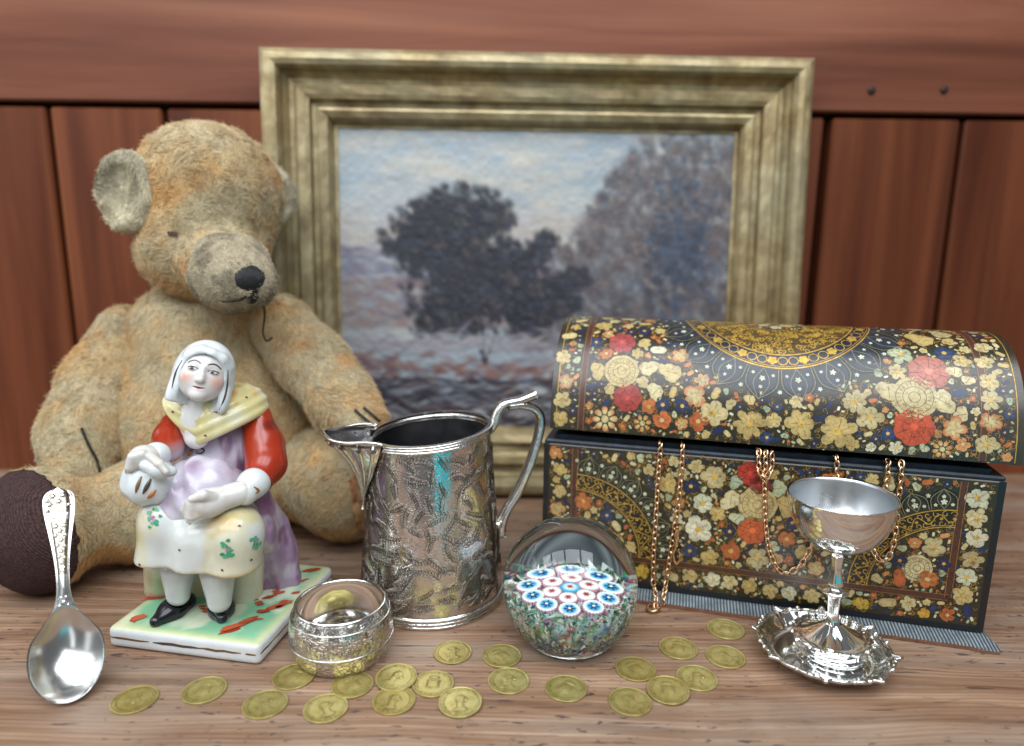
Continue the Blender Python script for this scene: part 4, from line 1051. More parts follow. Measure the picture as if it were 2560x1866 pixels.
for i in range(nL - 1):
    side += [(i * nW, i * nW + nL * nW, (i + 1) * nW + nL * nW, (i + 1) * nW), (i * nW + nW - 1, (i + 1) * nW + nW - 1, (i + 1) * nW + nW - 1 + nL * nW, i * nW + nW - 1 + nL * nW)]
spv = np.concatenate([Vf, Vb]); bowl_rows = int(np.searchsorted(sv, .42))
isb = lambda f: all((k % (nL * nW)) // nW <= bowl_rows for k in f)
allF = F1 + F2 + side; fb = [f for f in allF if isb(f)]; fh = [f for f in allF if not isb(f)]
def sub(V, F):
    u = sorted({i for f in F for i in f}); m = {k: i for i, k in enumerate(u)}; return V[u], [tuple(m[i] for i in f) for f in F]
obj('bowl', *sub(spv, fb), M_spoon, SPN)
_v, _f = sub(spv, fh)
def _dark(f):
    c = spv[list(f)].mean(0) if False else None
mi_ = []
for f in fh:
    k0 = [k for k in f if k < nL * nW]; ok = len(k0) == len(f)
    if ok: i0 = np.mean([k // nW for k in f]); j0 = np.mean([k % nW for k in f]); s_ = np.interp(i0, range(nL), sv); x_ = abs(-1 + 2 * j0 / (nW - 1)); ok = x_ < .66 and ((.57 < s_ < .83) or (.865 < s_ < .972))
    mi_.append(1 if ok else 0)
hs_ = obj('handle', _v, _f, [M_spoon, M_groove], SPN, mi=mi_)
def spt(s, x, h=.0004):
    w = np.interp(s, sv, wv_); return tip + sd * s * sl + ss * x * w + sn * (np.interp(s, sv, arch) + .0012 * (1 - x * x) + .0004 + h)
# raised blossoms and scrolls on the handle
fl = []
def blossom(c, r):
    n = 5; V = [c + sn * .0009]; 
    for k in range(n * 4):
        t_ = 2 * math.pi * k / (n * 4); rr_ = r * (1 + .32 * math.cos(n * t_)); V.append(c + ss * rr_ * math.cos(t_) + sd * rr_ * math.sin(t_) + sn * .0006)
    for k in range(n * 4):
        t_ = 2 * math.pi * k / (n * 4); rr_ = r * (1 + .32 * math.cos(n * t_)) * 1.08; V.append(c + ss * rr_ * math.cos(t_) + sd * rr_ * math.sin(t_) - sn * .0004)
    m = n * 4; F = [(0, k + 1, (k + 1) % m + 1) for k in range(m)] + [(k + 1, m + k + 1, m + (k + 1) % m + 1, (k + 1) % m + 1) for k in range(m)]
    return V, F
rr_ = random.Random(4)
for s, x, r in ((.955, -.35, .0013), (.955, .3, .0014), (.935, -.72, .0010), (.925, .02, .0013), (.915, -.55, .0012), (.905, .62, .0012), (.885, -.75, .0009), (.80, -.3, .0012), (.80, .35, .0012), (.775, .0, .0012), (.755, -.42, .0011), (.755, .42, .0011), (.73, .05, .0011), (.705, -.35, .0010), (.70, .38, .0010), (.675, 0, .0011), (.65, -.3, .0009), (.645, .35, .0009), (.62, 0, .0010), (.44, 0, .0012), (.425, -.4, .0009), (.425, .4, .0009), (.46, -.3, .0008), (.46, .3, .0008)):
    fl.append(blossom(spt(s, x, 0), r))
for s0, s1, x0, b in ((.84, .875, -.5, .7), (.835, .87, .5, -.7), (.58, .605, -.3, .5), (.58, .605, .3, -.5)):
    fl.append(tube(smooth_path([spt(s0, x0), spt((s0 + s1) / 2, x0 + b), spt(s1, x0 + b * .3), spt(s1 - .012, x0 - .1 * b)], 12), .00045, 6))
V, F, _ = merge(fl); obj('raised_ornament', V, F, M_sil, hs_)

# ------------------------------------------------------------------ goblet and petal-rimmed dish
GC = np.array([.1985, .3785, .0])
TRC = np.array([.1900, .3715, .0])
DISH = thing('silver_dish', 'round polished silver dish with pointed lappets and beads around its rim', 'dish', tuple(TRC))
NL = 8
def dish_r(th_):
    "rim outline: shallow lobes between sharp points"
    x = (th_ / (2 * math.pi) * NL) % 1.0; lobe = .0010 * math.sin(math.pi * ((x * 2) % 1)); pt = .0052 * math.exp(-((x - .5) / .055) ** 2)
    return .0372 + lobe + pt
nT = 240; V = []; prof_ = [(0.0, .0030), (.4, .0030), (.70, .0032), (.78, .0040), (.88, .0078), (.96, .0108), (1.0, .0116), (1.0, .0106), (.95, .0094), (.86, .0062), (.76, .0020), (.70, .0012), (.69, .0002), (.66, .0002), (.65, .0012), (0.0, .0012)]
for k in range(nT):
    th_ = 2 * math.pi * k / nT; R_ = dish_r(th_)
    for f_, z in prof_:
        rr2 = f_ * .0372 if f_ < .85 else (.85 * .0372 + (f_ - .85) / .15 * (R_ - .85 * .0372))
        V.append(TRC + np.array([rr2 * math.cos(th_), rr2 * math.sin(th_), z + (.0012 * math.exp(-(((th_ / (2 * math.pi) * NL) % 1 - .5) / .06) ** 2) if f_ > .9 else 0)]))
obj('plate', np.array(V), grid_faces(nT, len(prof_), cu=True), M_sil, DISH)
rimp = [TRC + np.array([(dish_r(t_) - .0004) * math.cos(t_), (dish_r(t_) - .0004) * math.sin(t_), .0118 + .0012 * math.exp(-(((t_ / (2 * math.pi) * NL) % 1 - .5) / .06) ** 2)]) for t_ in np.linspace(0, 2 * math.pi, 241)]
V, F = tube(rimp, .00085, 6, caps=False); obj('rim', V, F, M_sil, DISH)
bm = None
for k in range(NL * 2):
    t_ = 2 * math.pi * (k + (.0 if k % 2 == 0 else .0)) / (NL * 2)
    x = (t_ / (2 * math.pi) * NL) % 1
    if abs(x - .5) < .02 : continue
    V, F = f_bead(TRC + np.array([(dish_r(t_) + .0012) * math.cos(t_), (dish_r(t_) + .0012) * math.sin(t_), .0124]), .00135)
    obj('bead', V, F, M_sil, DISH)
for k in range(NL):      # folded tabs between points
    for e in (.25,):
        t_ = 2 * math.pi * (k + e) / NL; p = TRC + np.array([(dish_r(t_) - .0003) * math.cos(t_), (dish_r(t_) - .0003) * math.sin(t_), .0118]); d = np.array([-math.sin(t_), math.cos(t_), 0])
        V, F = tube([p - d * .0022, p + d * .0022], .0013, 8); obj('tab', V, F, M_sil, DISH)

GOB = thing('silver_goblet', 'small polished silver goblet with a flared scalloped foot standing in the dish', 'goblet', tuple(GC))
bowl_o = [(.0012, .0675), (.0060, .0680), (.0072, .0690)] + [(.0300 * math.sin(x) ** .92, .0690 + .0345 * (1 - math.cos(x)) ** 1.05) for x in np.linspace(.26, math.pi / 2, 22)]
bowl_o = [(r, min(z, .1040)) for r, z in bowl_o]
bowl_i = [(r - .0009, z + .0002) for r, z in bowl_o[::-1]]; bowl_i = [(r, z) for r, z in bowl_i if r > .004] + [(0, .0695)]
V, F = lathe(bowl_o + [(bowl_o[-1][0] + .0003, bowl_o[-1][1] + .0006)] + bowl_i, 96, GC)
M_gin = silver('satin_lining', '#cfd3d6', .26, 0, 0, .1)
mi = [1 if (i % (len(bowl_o) + len(bowl_i))) > len(bowl_o) else 0 for i in range(len(F))]
obj('bowl', V, F, [M_sil, M_gin], GOB, mi=mi)
stem = [(.0, .0690), (.0068, .0690), (.0062, .0682), (.0040, .0672), (.0036, .0640), (.0030, .0590), (.0031, .0540), (.0044, .0490), (.0046, .0470), (.0036, .0452), (.0036, .0444), (.0062, .0436), (.0078, .0428), (.0079, .0420), (.0062, .0412), (.0044, .0406), (.0040, .0390), (.0036, .0340), (.0032, .0290), (.0036, .0240), (.0046, .0210), (.0052, .0204)]
V, F = lathe(stem[::-1], 48, GC, rmod=lambda R, T, Z: R * (1 + .05 * np.cos(6 * T) * ((Z > .046) | (Z < .04)))); obj('stem', V, F, M_sil, GOB)
def foot_r(th_): x = (th_ / (2 * math.pi) * NL + .3) % 1.0; return .0215 + .0012 * math.sin(math.pi * ((x * 2) % 1)) + .0030 * math.exp(-((x - .5) / .06) ** 2)
V = []; fp_ = [(.0048, .0210), (.0060, .0202), (.0085, .0180), (.0125, .0155), (.0165, .0138), (.0188, .0130), (1.0, .0136), (1.0, .0124), (.0186, .0118), (.0180, .0085), (.0178, .0050), (.0195, .0040), (.0205, .0034), (.0170, .0032)]
for k in range(nT):
    th_ = 2 * math.pi * k / nT
    for r_, z in fp_:
        q = foot_r(th_) if r_ == 1.0 else r_ * (1 + (.045 * abs(math.sin(NL * th_ / 2 + .94)) if .007 < r_ < .0187 and z > .012 else 0))
        V.append(GC + np.array([q * math.cos(th_), q * math.sin(th_), z]))
obj('foot', np.array(V), grid_faces(nT, len(fp_), cu=True), M_sil, GOB)
for k in range(NL * 2):
    t_ = 2 * math.pi * k / (NL * 2) + .2; V, F = f_bead(GC + np.array([(foot_r(t_) + .0008) * math.cos(t_), (foot_r(t_) + .0008) * math.sin(t_), .0132]), .00105); obj('bead', V, F, M_sil, GOB)
V, F = tube([GC + np.array([(foot_r(t_) - .0002) * math.cos(t_), (foot_r(t_) - .0002) * math.sin(t_), .0134]) for t_ in np.linspace(0, 2 * math.pi, 241)], .0007, 6, caps=False); obj('foot_edge', V, F, M_sil, GOB)

GOB.rotation_euler = (0, -.034, 0)
# ------------------------------------------------------------------ gold gaming coins
t = NT('coin_brass'); n1 = t.noise(t.coord(), 160, 4, .6); oi = t.n('ObjectInfo')
gcol = t.n('VertexColor', layer_name='Col')
t.set(Base_Color=t.mix(1.0, gcol.outputs[0], t.mix(t.math('MULTIPLY', oi.outputs['Random'], .55), t.ramp(n1.outputs[0], [(.3, '#a89a58'), (.6, '#c8bc7c'), (.8, '#d4ca96')]), L4('#9c8644')), 'MULTIPLY'), Metallic=.6, Roughness=t.ramp(n1.outputs[0], [(.3, .26), (.7, .40)]).outputs[0]); M_coin = t.m
CR = .01185
def coin_mesh(kind):
    rs_ = np.concatenate([[0], np.linspace(.06, .93, 26), [.945, .965, .985, 1.0, 1.0, .985, 0]]); nr = len(rs_); n = 120
    th_ = np.arange(n) * 2 * math.pi / n; T, R_ = np.meshgrid(th_, rs_, indexing='ij'); X, Y = R_ * np.cos(T), R_ * np.sin(T)
    z = np.full(X.shape, .00075); q = np.stack([X, Y, X * 0 + kind], -1)
    # raised letters round the edge
    let = ((np.sin(T * 44 + kind) > -.2) & (vnoise(np.stack([np.cos(T) * 9, np.sin(T) * 9, R_ * 6], -1), 1.6, 3) > .34)) & (R_ > .74) & (R_ < .88)
    z += .00013 * let * (np.sin((R_ - .74) / .14 * math.pi) ** .3).clip(0, 1) if False else .00024 * let
    if kind == 0:      # profile head
        head = np.minimum(np.hypot((X - .02) / .30, (Y - .12) / .34), np.hypot((X + .02) / .2, (Y + .25) / .30)); head = np.minimum(head, np.hypot((X + .05) / .42, (Y + .52) / .20)); head = np.minimum(head, np.hypot((X - .27) / .10, (Y - .08) / .08))
    else:              # crowned shield
        head = np.minimum(np.maximum(np.abs(X) / .34, np.abs(Y + .05) / .36 + .25 * np.abs(X)), np.hypot(X / .3, (Y - .42) / .14))
    z += .00048 * sstep(1.12, .45, head) * (.75 + .5 * fbm(q, 9, 3, kind))
    z += .00005 * (fbm(q, 20, 2, 5) - .5)
    z = np.where(R_ > .94, .00098, z); z[:, -4] = .00098; z[:, -3] = .00090; z[:, -2] = .00015; z[:, -1] = 0; z[:, -2] = 0
    z[:, -3] = .0002; z[:, -4] = .0009
    V = np.stack([X * CR, Y * CR, z], -1).reshape(-1, 3)
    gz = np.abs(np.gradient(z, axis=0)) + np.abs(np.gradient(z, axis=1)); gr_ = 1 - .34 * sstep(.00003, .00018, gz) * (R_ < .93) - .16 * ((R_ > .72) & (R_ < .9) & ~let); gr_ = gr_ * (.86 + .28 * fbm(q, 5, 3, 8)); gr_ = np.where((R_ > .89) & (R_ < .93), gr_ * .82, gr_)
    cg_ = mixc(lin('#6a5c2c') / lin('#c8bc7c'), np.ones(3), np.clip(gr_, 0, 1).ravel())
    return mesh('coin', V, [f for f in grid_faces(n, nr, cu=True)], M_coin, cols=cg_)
CM = [coin_mesh(0), coin_mesh(1)]
coins = [(298, 1548, 0, 0, 'gold coin nearest the spoon bowl, leftmost of the scattered coins'), (452, 1527, 0, 1, 'gold coin alone in front of the figurine base'),
 (587, 1558, 0, 0, 'gold coin left of the frontmost pair below the napkin ring'), (650, 1497, 0, 1, 'gold coin tucked under the napkin ring on the figurine side'),
 (721, 1567, 0, 0, 'gold coin directly in front of the napkin ring, nearest the table edge'), (780, 1515, 0, 1, 'gold coin tucked under the napkin ring on the jug side'),
 (877, 1502, 1, 0, 'gold coin lying partly on top of another coin right of the napkin ring'), (872, 1550, 0, 0, 'gold coin half covered by another coin resting on its back edge'),
 (959, 1513, 0, 1, 'gold coin between the stacked pair and the paperweight group, in front of the jug'), (1019, 1557, 1, 0, 'gold coin overlapping its neighbour in front of the jug, nearest the table edge'),
 (1002, 1443, 0, 0, 'gold coin alone just right of the jug foot'), (1111, 1451, 0, 1, 'gold coin touching the left side of the paperweight'),
 (1126, 1506, 0, 0, 'gold coin just in front of the one touching the paperweight'), (1253, 1523, 0, 1, 'shiny gold coin alone directly in front of the paperweight'),
 (1395, 1552, 0, 0, 'gold coin nearest the table edge on the goblet side of the paperweight'), (1407, 1480, 0, 1, 'gold coin close to the right side of the paperweight'),
 (1479, 1530, 1, 1, 'shiny gold coin in the middle of the right-hand coins, leaning on its neighbour'), (1543, 1500, 0, 0, 'gold coin nearest the dish in the row before the box'),
 (1502, 1434, 0, 1, 'gold coin between the hanging chain end and the dish'), (1606, 1453, 0, 0, 'gold coin beside the pointed rim of the silver dish'), (1607, 1392, 0, 1, 'gold coin farthest back, close to the box plinth')]
rc = random.Random(11)
for x, y, lev, kd, lab in coins:
    p = gr(x, y, .0009); o = link('coin', CM[kd]); o.location = (p[0], p[1], .00008 + .00105 * lev)
    o.rotation_euler = (rc.uniform(-.006, .006), rc.uniform(-.006, .006), rc.uniform(-.7, .7) + (0 if kd else .3))
    if lev: o.rotation_euler = (.045, .02 * (1 if x < 1000 else -1), rc.uniform(-.5, .5)); o.location.z = .0011
    tag(o, lab, 'coin', 'gold coins scattered over the table')
o = link('coin', CM[0]); o.location = (RC[0] + .004, RC[1] + .002, .0001); tag(o, 'gold coin lying inside the napkin ring', 'coin', 'gold coins scattered over the table')
# ------------------------------------------------------------------ glass paperweight with flower canes
PC = np.array([.0380, .3935, .0])
PW = thing('paperweight', 'domed clear glass paperweight with blue and red flower canes over speckled green glass', 'paperweight', tuple(PC))
t = NT('clear_glass'); t.set(Base_Color=(.93, .97, .95, 1), Roughness=0.0, IOR=1.50); t.b.inputs['Transmission Weight'].default_value = 1.0; M_glass = t.m
RW, ZC = .0420, .0375
gp = [(0, 0.0012), (.018, .0006), (.0250, 0.0), (.0268, .0006)]
for x in np.linspace(-.94, math.pi / 2, 48):
    r = RW * math.cos(x) ** (.78 if x < 0 else 1); z = ZC + (.0412 if x > 0 else .0435) * math.sin(x)
    if z > .0012: gp.append((max(r, 0), z))
V, F = lathe(gp, 128, PC); obj('glass', V, F, M_glass, PW)
tc2 = NT('coloured_glass'); ca = tc2.n('VertexColor', layer_name='Col'); tc2.set(Base_Color=ca.outputs[0], Roughness=.3); tc2.b.inputs['Specular IOR Level'].default_value = .1; M_cane = tc2.m
def ptop(r): return .0335 - 7.5 * r * r                                          # top of the cushion
RC_ = .0285
cp = [(0, .0100), (.012, .0095), (.020, .0125), (.0255, .0180), (RC_, .0240), (RC_ - .0012, ptop(RC_ - .0012))] + [(r, ptop(r)) for r in np.linspace(RC_ - .002, 0, 14)]
V, F = lathe(cp, 72, PC)
PAL = [lin(h) for h in ('#3f7a55', '#6fa27c', '#a8c4ae', '#dfe6df', '#c98f9a', '#9a5060', '#456a9a', '#7fb3a6', '#e6e4d4', '#2f5a40', '#8fb6c0', '#c7ccc0')]
cseed = np.array([PAL[int(k)] for k in (rng.random(len(V)) * len(PAL)).astype(int)]); cu_ = obj('cushion', V, F, M_cane, PW, cols=cseed)
ch = []; rp = random.Random(9)
for k in range(3000):
    r_ = RC_ * math.sqrt(rp.random()) if k % 2 else None; th_ = rp.random() * 6.283
    if r_ is None:
        f_ = rp.random(); i_ = 1 + f_ * 3.99; r_ = np.interp(i_, range(len(cp)), [c[0] for c in cp]); z = np.interp(i_, range(len(cp)), [c[1] for c in cp])
    else: z = ptop(r_)
    if k % 2 and r_ < .0205: continue
    c = PC + np.array([r_ * math.cos(th_), r_ * math.sin(th_), z]); s = rp.uniform(.0005, .0013)
    V = c + rng.normal(0, 1, (4, 3)) * s; ch.append((V, [(0, 1, 2), (0, 3, 1), (0, 2, 3), (1, 3, 2)], PAL[rp.randrange(len(PAL))]))
V, F, Cc = merge(ch); o = obj('glass_chips', V, F, M_cane, cu_, smooth=False, cols=Cc); o['kind'] = 'stuff'
def cane(c, nrm, r, kind):
    nrm = unit(nrm); u = unit(np.cross((0, 1, 0), nrm)); v = np.cross(nrm, u); n = 60
    white, side = lin('#eef1ee'), lin('#9a5a78')
    if kind == 'c': rings = [(.0, '#f0efe8'), (.34, '#dce8ea'), (.6, '#c4dfe8'), (.8, '#4fb4d6'), (1.0, '#3aa2cc')]; sidec = '#3aa2cc'
    elif kind == 'r': rings = [(.0, '#d8b4b4'), (.3, '#ead9d8'), (.55, '#f2eeea'), (.85, '#f4f2ee'), (1.0, '#c58a9a')]; sidec = '#a8586c'
    else: rings = [(.0, '#e8f0d8'), (.15, '#2f9ad4'), (.5, '#54b4e0'), (.66, '#c4e6f0'), (.76, '#eef4f4'), (.92, '#f6f6f4'), (1.0, '#b87a94')]; sidec = '#8a4a66'
    nr = 10; V = [c + nrm * .0001]; C_ = [lin(rings[0][1])]; rp_ = [x[0] for x in rings]; rcv = np.array([lin(x[1]) for x in rings])
    for j in range(1, nr + 1):
        f_ = j / nr
        for k in range(n):
            t_ = 2 * math.pi * k / n; rr2 = r * f_ * (1 + .08 * f_ ** 4 * math.cos(18 * t_)); V.append(c + (u * math.cos(t_) + v * math.sin(t_)) * rr2 + nrm * (.0001 - .0003 * f_ ** 3)); C_.append([np.interp(f_, rp_, rcv[:, q]) for q in range(3)])
    for dz, cc_ in ((-.0012, sidec), (-.0040, sidec)):
        for k in range(n):
            t_ = 2 * math.pi * k / n; V.append(c + (u * math.cos(t_) + v * math.sin(t_)) * r * (1 + .06 * math.cos(20 * t_)) * (1.0 if dz > -.002 else .82) + nrm * dz); C_.append(lin(cc_) if math.cos(20 * t_) > -.3 else lin('#e2c8d2'))
    F = [(0, k + 1, (k + 1) % n + 1) for k in range(n)]
    for j in range(nr + 1):
        F += [(1 + j * n + k, 1 + (j + 1) * n + k, 1 + (j + 1) * n + (k + 1) % n, 1 + j * n + (k + 1) % n) for k in range(n)]
    o = obj('flower_cane', np.array(V), F, M_cane, PW, cols=np.array(C_))
    # six-petalled star in the middle
    sc_ = {'c': '#c4302c', 'r': '#b03040', 'b': rp.choice(['#0b4a94', '#0e4f9c', '#0a3c80'])}[kind]; R1 = r * {'c': .42, 'r': .46, 'b': .60}[kind]; m = 24
    V = [c + nrm * .00035]
    for k in range(m):
        t_ = 2 * math.pi * k / m + .3; V.append(c + (u * math.cos(t_) + v * math.sin(t_)) * R1 * (.62 + .38 * math.cos(6 * t_)) + nrm * .00025)
    so = obj('star', np.array(V), [(0, k + 1, (k + 1) % m + 1) for k in range(m)], M_cane, o, cols=np.broadcast_to(lin(sc_), (m + 1, 3)))
    if kind == 'b':
        V = [c + nrm * .0006] + [c + (u * math.cos(x) + v * math.sin(x)) * r * .16 + nrm * .0005 for x in np.arange(8) * math.pi / 4]
        obj('eye', np.array(V), [(0, k + 1, (k + 1) % 8 + 1) for k in range(8)], M_cane, o, cols=np.broadcast_to(lin('#e4ecc8'), (9, 3)))
def cpos(r_, a): return PC + np.array([r_ * math.cos(a), r_ * math.sin(a), ptop(r_) + .0018]), np.array([15 * r_ * math.cos(a), 15 * r_ * math.sin(a), 1.0])
p, nrm = cpos(0, 0); cane(p, nrm, .0042, 'c')
for k in range(6): p, nrm = cpos(.0085, k * math.pi / 3 + .35); cane(p, nrm, .0043, 'r')
for k in range(10): p, nrm = cpos(.0170, k * math.pi / 5 + .25 + .06 * math.sin(5 * k)); cane(p, nrm, .0053, 'b')
# ------------------------------------------------------------------ painted papier-mache box, lid ajar
BL0 = np.array([.0232, .4641, 0]); BR0 = np.array([.3023, .3935, 0])
bd = unit(BR0 - BL0); bn = np.array([-bd[1], bd[0], 0]); BLEN = float(np.linalg.norm(BR0 - BL0)); BDEP = .122; BZ0, BZ1 = .0052, .1100
BZU = np.array([0, 0, 1.0])
BOX = thing('painted_box', 'black lacquered box painted with flowers and gold scrollwork, domed lid ajar', 'box', tuple((BL0 + BR0) / 2 + bn * BDEP / 2))
t = NT('dark_lacquer'); oc = t.coord(); n1 = t.noise(oc, 900, 3, .6, 2.0); n2 = t.noise(oc, 60, 3, .5)
gline = t.ramp(n1.outputs[0], [(.50, 0.0), (.53, 1.0), (.56, 0.0)]).outputs[0]
cb = t.mix(t.ramp(n2.outputs[0], [(.35, 0.0), (.65, 1.0)]).outputs[0], L4('#0f0f0b'), L4('#1b190f'))
cb = t.mix(t.math('MULTIPLY', gline, .38), cb, L4('#8a7436'))
t.set(Base_Color=cb, Roughness=.34, Normal=t.bump(n2.outputs[0], .1, .0005)); t.b.inputs['Coat Weight'].default_value = .5; t.b.inputs['Coat Roughness'].default_value = .32; M_lacq = t.m
t = NT('navy_black_edge'); n1 = t.noise(t.coord(), 120, 4, .65); t.set(Base_Color=t.ramp(n1.outputs[0], [(.35, '#0d1219'), (.62, '#1d2a38'), (.8, '#475360')]), Roughness=.4, Normal=t.bump(n1.outputs[0], .2, .0004)); M_navy = t.m
t = NT('flower_paint'); ca = t.n('VertexColor', layer_name='Col'); n1 = t.noise(t.coord(), 420, 4, .65); n2 = t.noise(t.coord(), 90, 3, .55)
cp_ = t.mix(1.0, ca.outputs[0], t.ramp(n1.outputs[0], [(.32, (.55, .48, .38, 1)), (.5, (1, 1, 1, 1)), (.75, (1.12, 1.1, 1.05, 1))]), 'MULTIPLY')
cp_ = t.mix(t.ramp(n2.outputs[0], [(.5, 0.0), (.75, .45)]).outputs[0], cp_, L4('#a08a4e'), 'MULTIPLY')
t.set(Base_Color=cp_, Roughness=.38, Normal=t.bump(n1.outputs[0], .25, .0004)); t.b.inputs['Coat Weight'].default_value = .45; t.b.inputs['Coat Roughness'].default_value = .32; M_fpaint = t.m
t = NT('gold_paint'); n1 = t.noise(t.coord(), 300, 3, .6); t.set(Base_Color=t.ramp(n1.outputs[0], [(.3, '#a07a28'), (.7, '#d2ac52')]), Metallic=.35, Roughness=.38); M_gpaint = t.m

# surfaces ---------------------------------------------------------------------
def front_surf(s, tt):
    s = np.asarray(s, float); tt = np.asarray(tt, float)
    P_ = BL0 + np.multiply.outer(s, bd) + np.multiply.outer(BZ0 + tt, BZU); return P_, np.broadcast_to(-bn, P_.shape)
LA, LB = .0635, .0755; LOFF = .0045
ph = np.linspace(0, math.pi, 400); ex2 = .93
ln_n = LA - LA * np.sign(np.cos(ph)) * np.abs(np.cos(ph)) ** ex2; ln_z = LB * np.abs(np.sin(ph)) ** ex2
arc = np.concatenate([[0], np.cumsum(np.hypot(np.diff(ln_n), np.diff(ln_z)))]); ARC = float(arc[-1])
LID0 = BL0 + bd * LOFF - bn * .0022; LZ = BZ1 + .0012; LLEN = BLEN + .001
op_ang = math.asin(.0075 / (2 * LA))
def lid_xyz(s, nn_, zz):
    "lid frame, turned open about its back edge"
    m = nn_ - 2 * LA; n2_ = m * math.cos(op_ang) + zz * math.sin(op_ang) * 1.0; z2 = zz * math.cos(op_ang) - m * math.sin(op_ang)
    return LID0 + np.multiply.outer(s, bd) + np.multiply.outer(n2_ + 2 * LA, bn) + np.multiply.outer(LZ + z2, BZU)
def lid_surf(s, tt):
    s = np.asarray(s, float); tt = np.asarray(tt, float); nn_ = np.interp(tt, arc, ln_n); zz = np.interp(tt, arc, ln_z)
    e = 4e-4; dn = np.interp(tt + e, arc, ln_n) - np.interp(tt - e, arc, ln_n); dz = np.interp(tt + e, arc, ln_z) - np.interp(tt - e, arc, ln_z)
    dn = np.where(dn ** 2 + dz ** 2 < 1e-12, 0, dn); l = np.hypot(dn, dz) + 1e-12
    n_ = np.multiply.outer(-dz / l, bn) + np.multiply.outer(dn / l, BZU)
    P_ = np.stack([lid_xyz(a_, b_, c_) for a_, b_, c_ in zip(np.atleast_1d(s), np.atleast_1d(nn_), np.atleast_1d(zz))]) if np.ndim(s) else lid_xyz(s, nn_, zz)
    return P_, n_
def lid_surf(s, tt, _n=None):
    s, tt = np.broadcast_arrays(np.asarray(s, float), np.asarray(tt, float)); nn_ = np.interp(tt, arc, ln_n); zz = np.interp(tt, arc, ln_z)
    e = 4e-4; dn = np.interp(tt + e, arc, ln_n) - np.interp(tt - e, arc, ln_n); dz = np.interp(tt + e, arc, ln_z) - np.interp(tt - e, arc, ln_z); l = np.hypot(dn, dz) + 1e-12
    m = nn_ - 2 * LA; n2_ = m * math.cos(op_ang) + zz * math.sin(op_ang) + 2 * LA; z2 = LZ + zz * math.cos(op_ang) - m * math.sin(op_ang)
    P_ = LID0 + s[..., None] * bd + n2_[..., None] * bn + z2[..., None] * BZU
    return P_, (-dz / l)[..., None] * bn + (dn / l)[..., None] * BZU
def project(P_):
    q = P_ - CAM; z = q @ fw; return (1280 + FPX * (q @ rt) / z) / SCL, (933 - FPX * (q @ up) / z) / SCL
def front_uv(x, y):
    d = fw + (x * SCL - 1280) / FPX * rt + (933 - y * SCL) / FPX * up; k = ((BL0 - CAM) @ bn) / (d @ bn); p = CAM + d * k - BL0; return float(p @ bd), float(p[2] - BZ0)
_gs, _gt = np.meshgrid(np.linspace(0, LLEN, 160), np.linspace(0, ARC * .56, 120), indexing='ij'); _gx, _gy = project(lid_surf(_gs, _gt)[0])
def lid_uv(x, y):
    k = np.argmin((_gx - x) ** 2 + (_gy - y) ** 2); return float(_gs.ravel()[k]), float(_gt.ravel()[k])
z6 = lambda x, y: ((1340 + .538 * x) / 1.1293, (740 + .538 * y) / 1.1293)
z7 = lambda x, y: ((1340 + .538 * x) / 1.1293, (1060 + .538 * y) / 1.1293)

# carcass -----------------------------------------------------------------------
Rb = np.stack([bd, bn, BZU], 1)
def bbox(u0, u1, n0, n1, z0, z1, bev=0.0): 
    c = BL0 + bd * (u0 + u1) / 2 + bn * (n0 + n1) / 2 + BZU * (z0 + z1) / 2; return box(c, (u1 - u0, n1 - n0, z1 - z0), Rb, bev)
V, F = bbox(0, BLEN, 0, BDEP, BZ0, BZ1 - .0030, .0008); base_b = obj('base', V, F, M_lacq, BOX, smooth=False)
V, F = bbox(0.0004, BLEN - .0004, 0.0004, BDEP - .0004, BZ1 - .0036, BZ1, .0012); obj('base_edge', V, F, M_navy, base_b, smooth=False)
V, F = bbox(.0065, BLEN - .0065, .0065, BDEP - .0065, BZ1 - .002, BZ1 + .0030, .0006); obj('inner_lip', V, F, M_navy, base_b, smooth=False)
# plinth board with painted ribs, its corner chipped
tw = NT('ribbed_plinth_paint'); mp = tw.n('Mapping', {0: tw.n('TexCoord').outputs['Object'], 'Rotation': (0, 0, -math.atan2(bd[1], bd[0]))})
w1 = tw.n('TexWave', {'Vector': mp, 'Scale': 150.0, 'Distortion': .8, 'Detail': 2.0}, bands_direction='X'); n1 = tw.noise(tw.coord(), 130, 4, .6)
cw = tw.mix(tw.math('MULTIPLY', tw.ramp(w1.outputs[0], [(.35, 0.0), (.75, 1.0)]).outputs[0], tw.ramp(n1.outputs[0], [(.3, .35), (.6, 1.0)]).outputs[0]), L4('#3a444c'), L4('#8e979b'))
tw.set(Base_Color=cw, Roughness=.5, Normal=tw.bump(w1.outputs[0], .4, .0006))
trw = NT('bare_wood_edge'); n1 = trw.noise(trw.coord((1, 1, 6)), 200, 3, .6); trw.set(Base_Color=trw.ramp(n1.outputs[0], [(.3, '#5a3826'), (.7, '#8a5c42')]), Roughness=.7)
pl_o = [(-.004, -.0125), (BLEN - .012, -.0135), (BLEN - .004, -.0150), (BLEN + .0045, -.0142), (BLEN + .0062, -.010), (BLEN + .0035, -.002), (BLEN + .002, BDEP + .004), (-.004, BDEP + .004)]
pt_ = [BL0 + bd * a_ + bn * b_ for a_, b_ in pl_o]; n_ = len(pt_)
zf = [.0036, .0034, .0030, .0024, .0030, .0040, .0046, .0046]
V = [p + BZU * .0003 for p in pt_] + [p + BZU * (z - .0007) for p, z in zip(pt_, zf)] + [p + BZU * z + (unit((BL0 + BR0) / 2 + bn * BDEP / 2 - p) * .0006) for p, z in zip(pt_, zf)]
inn_ = [BL0 + bd * a_ + bn * b_ + BZU * .0049 for a_, b_ in ((-.001, -.0004), (BLEN + .001, -.0004), (BLEN + .001, BDEP), (-.001, BDEP))]
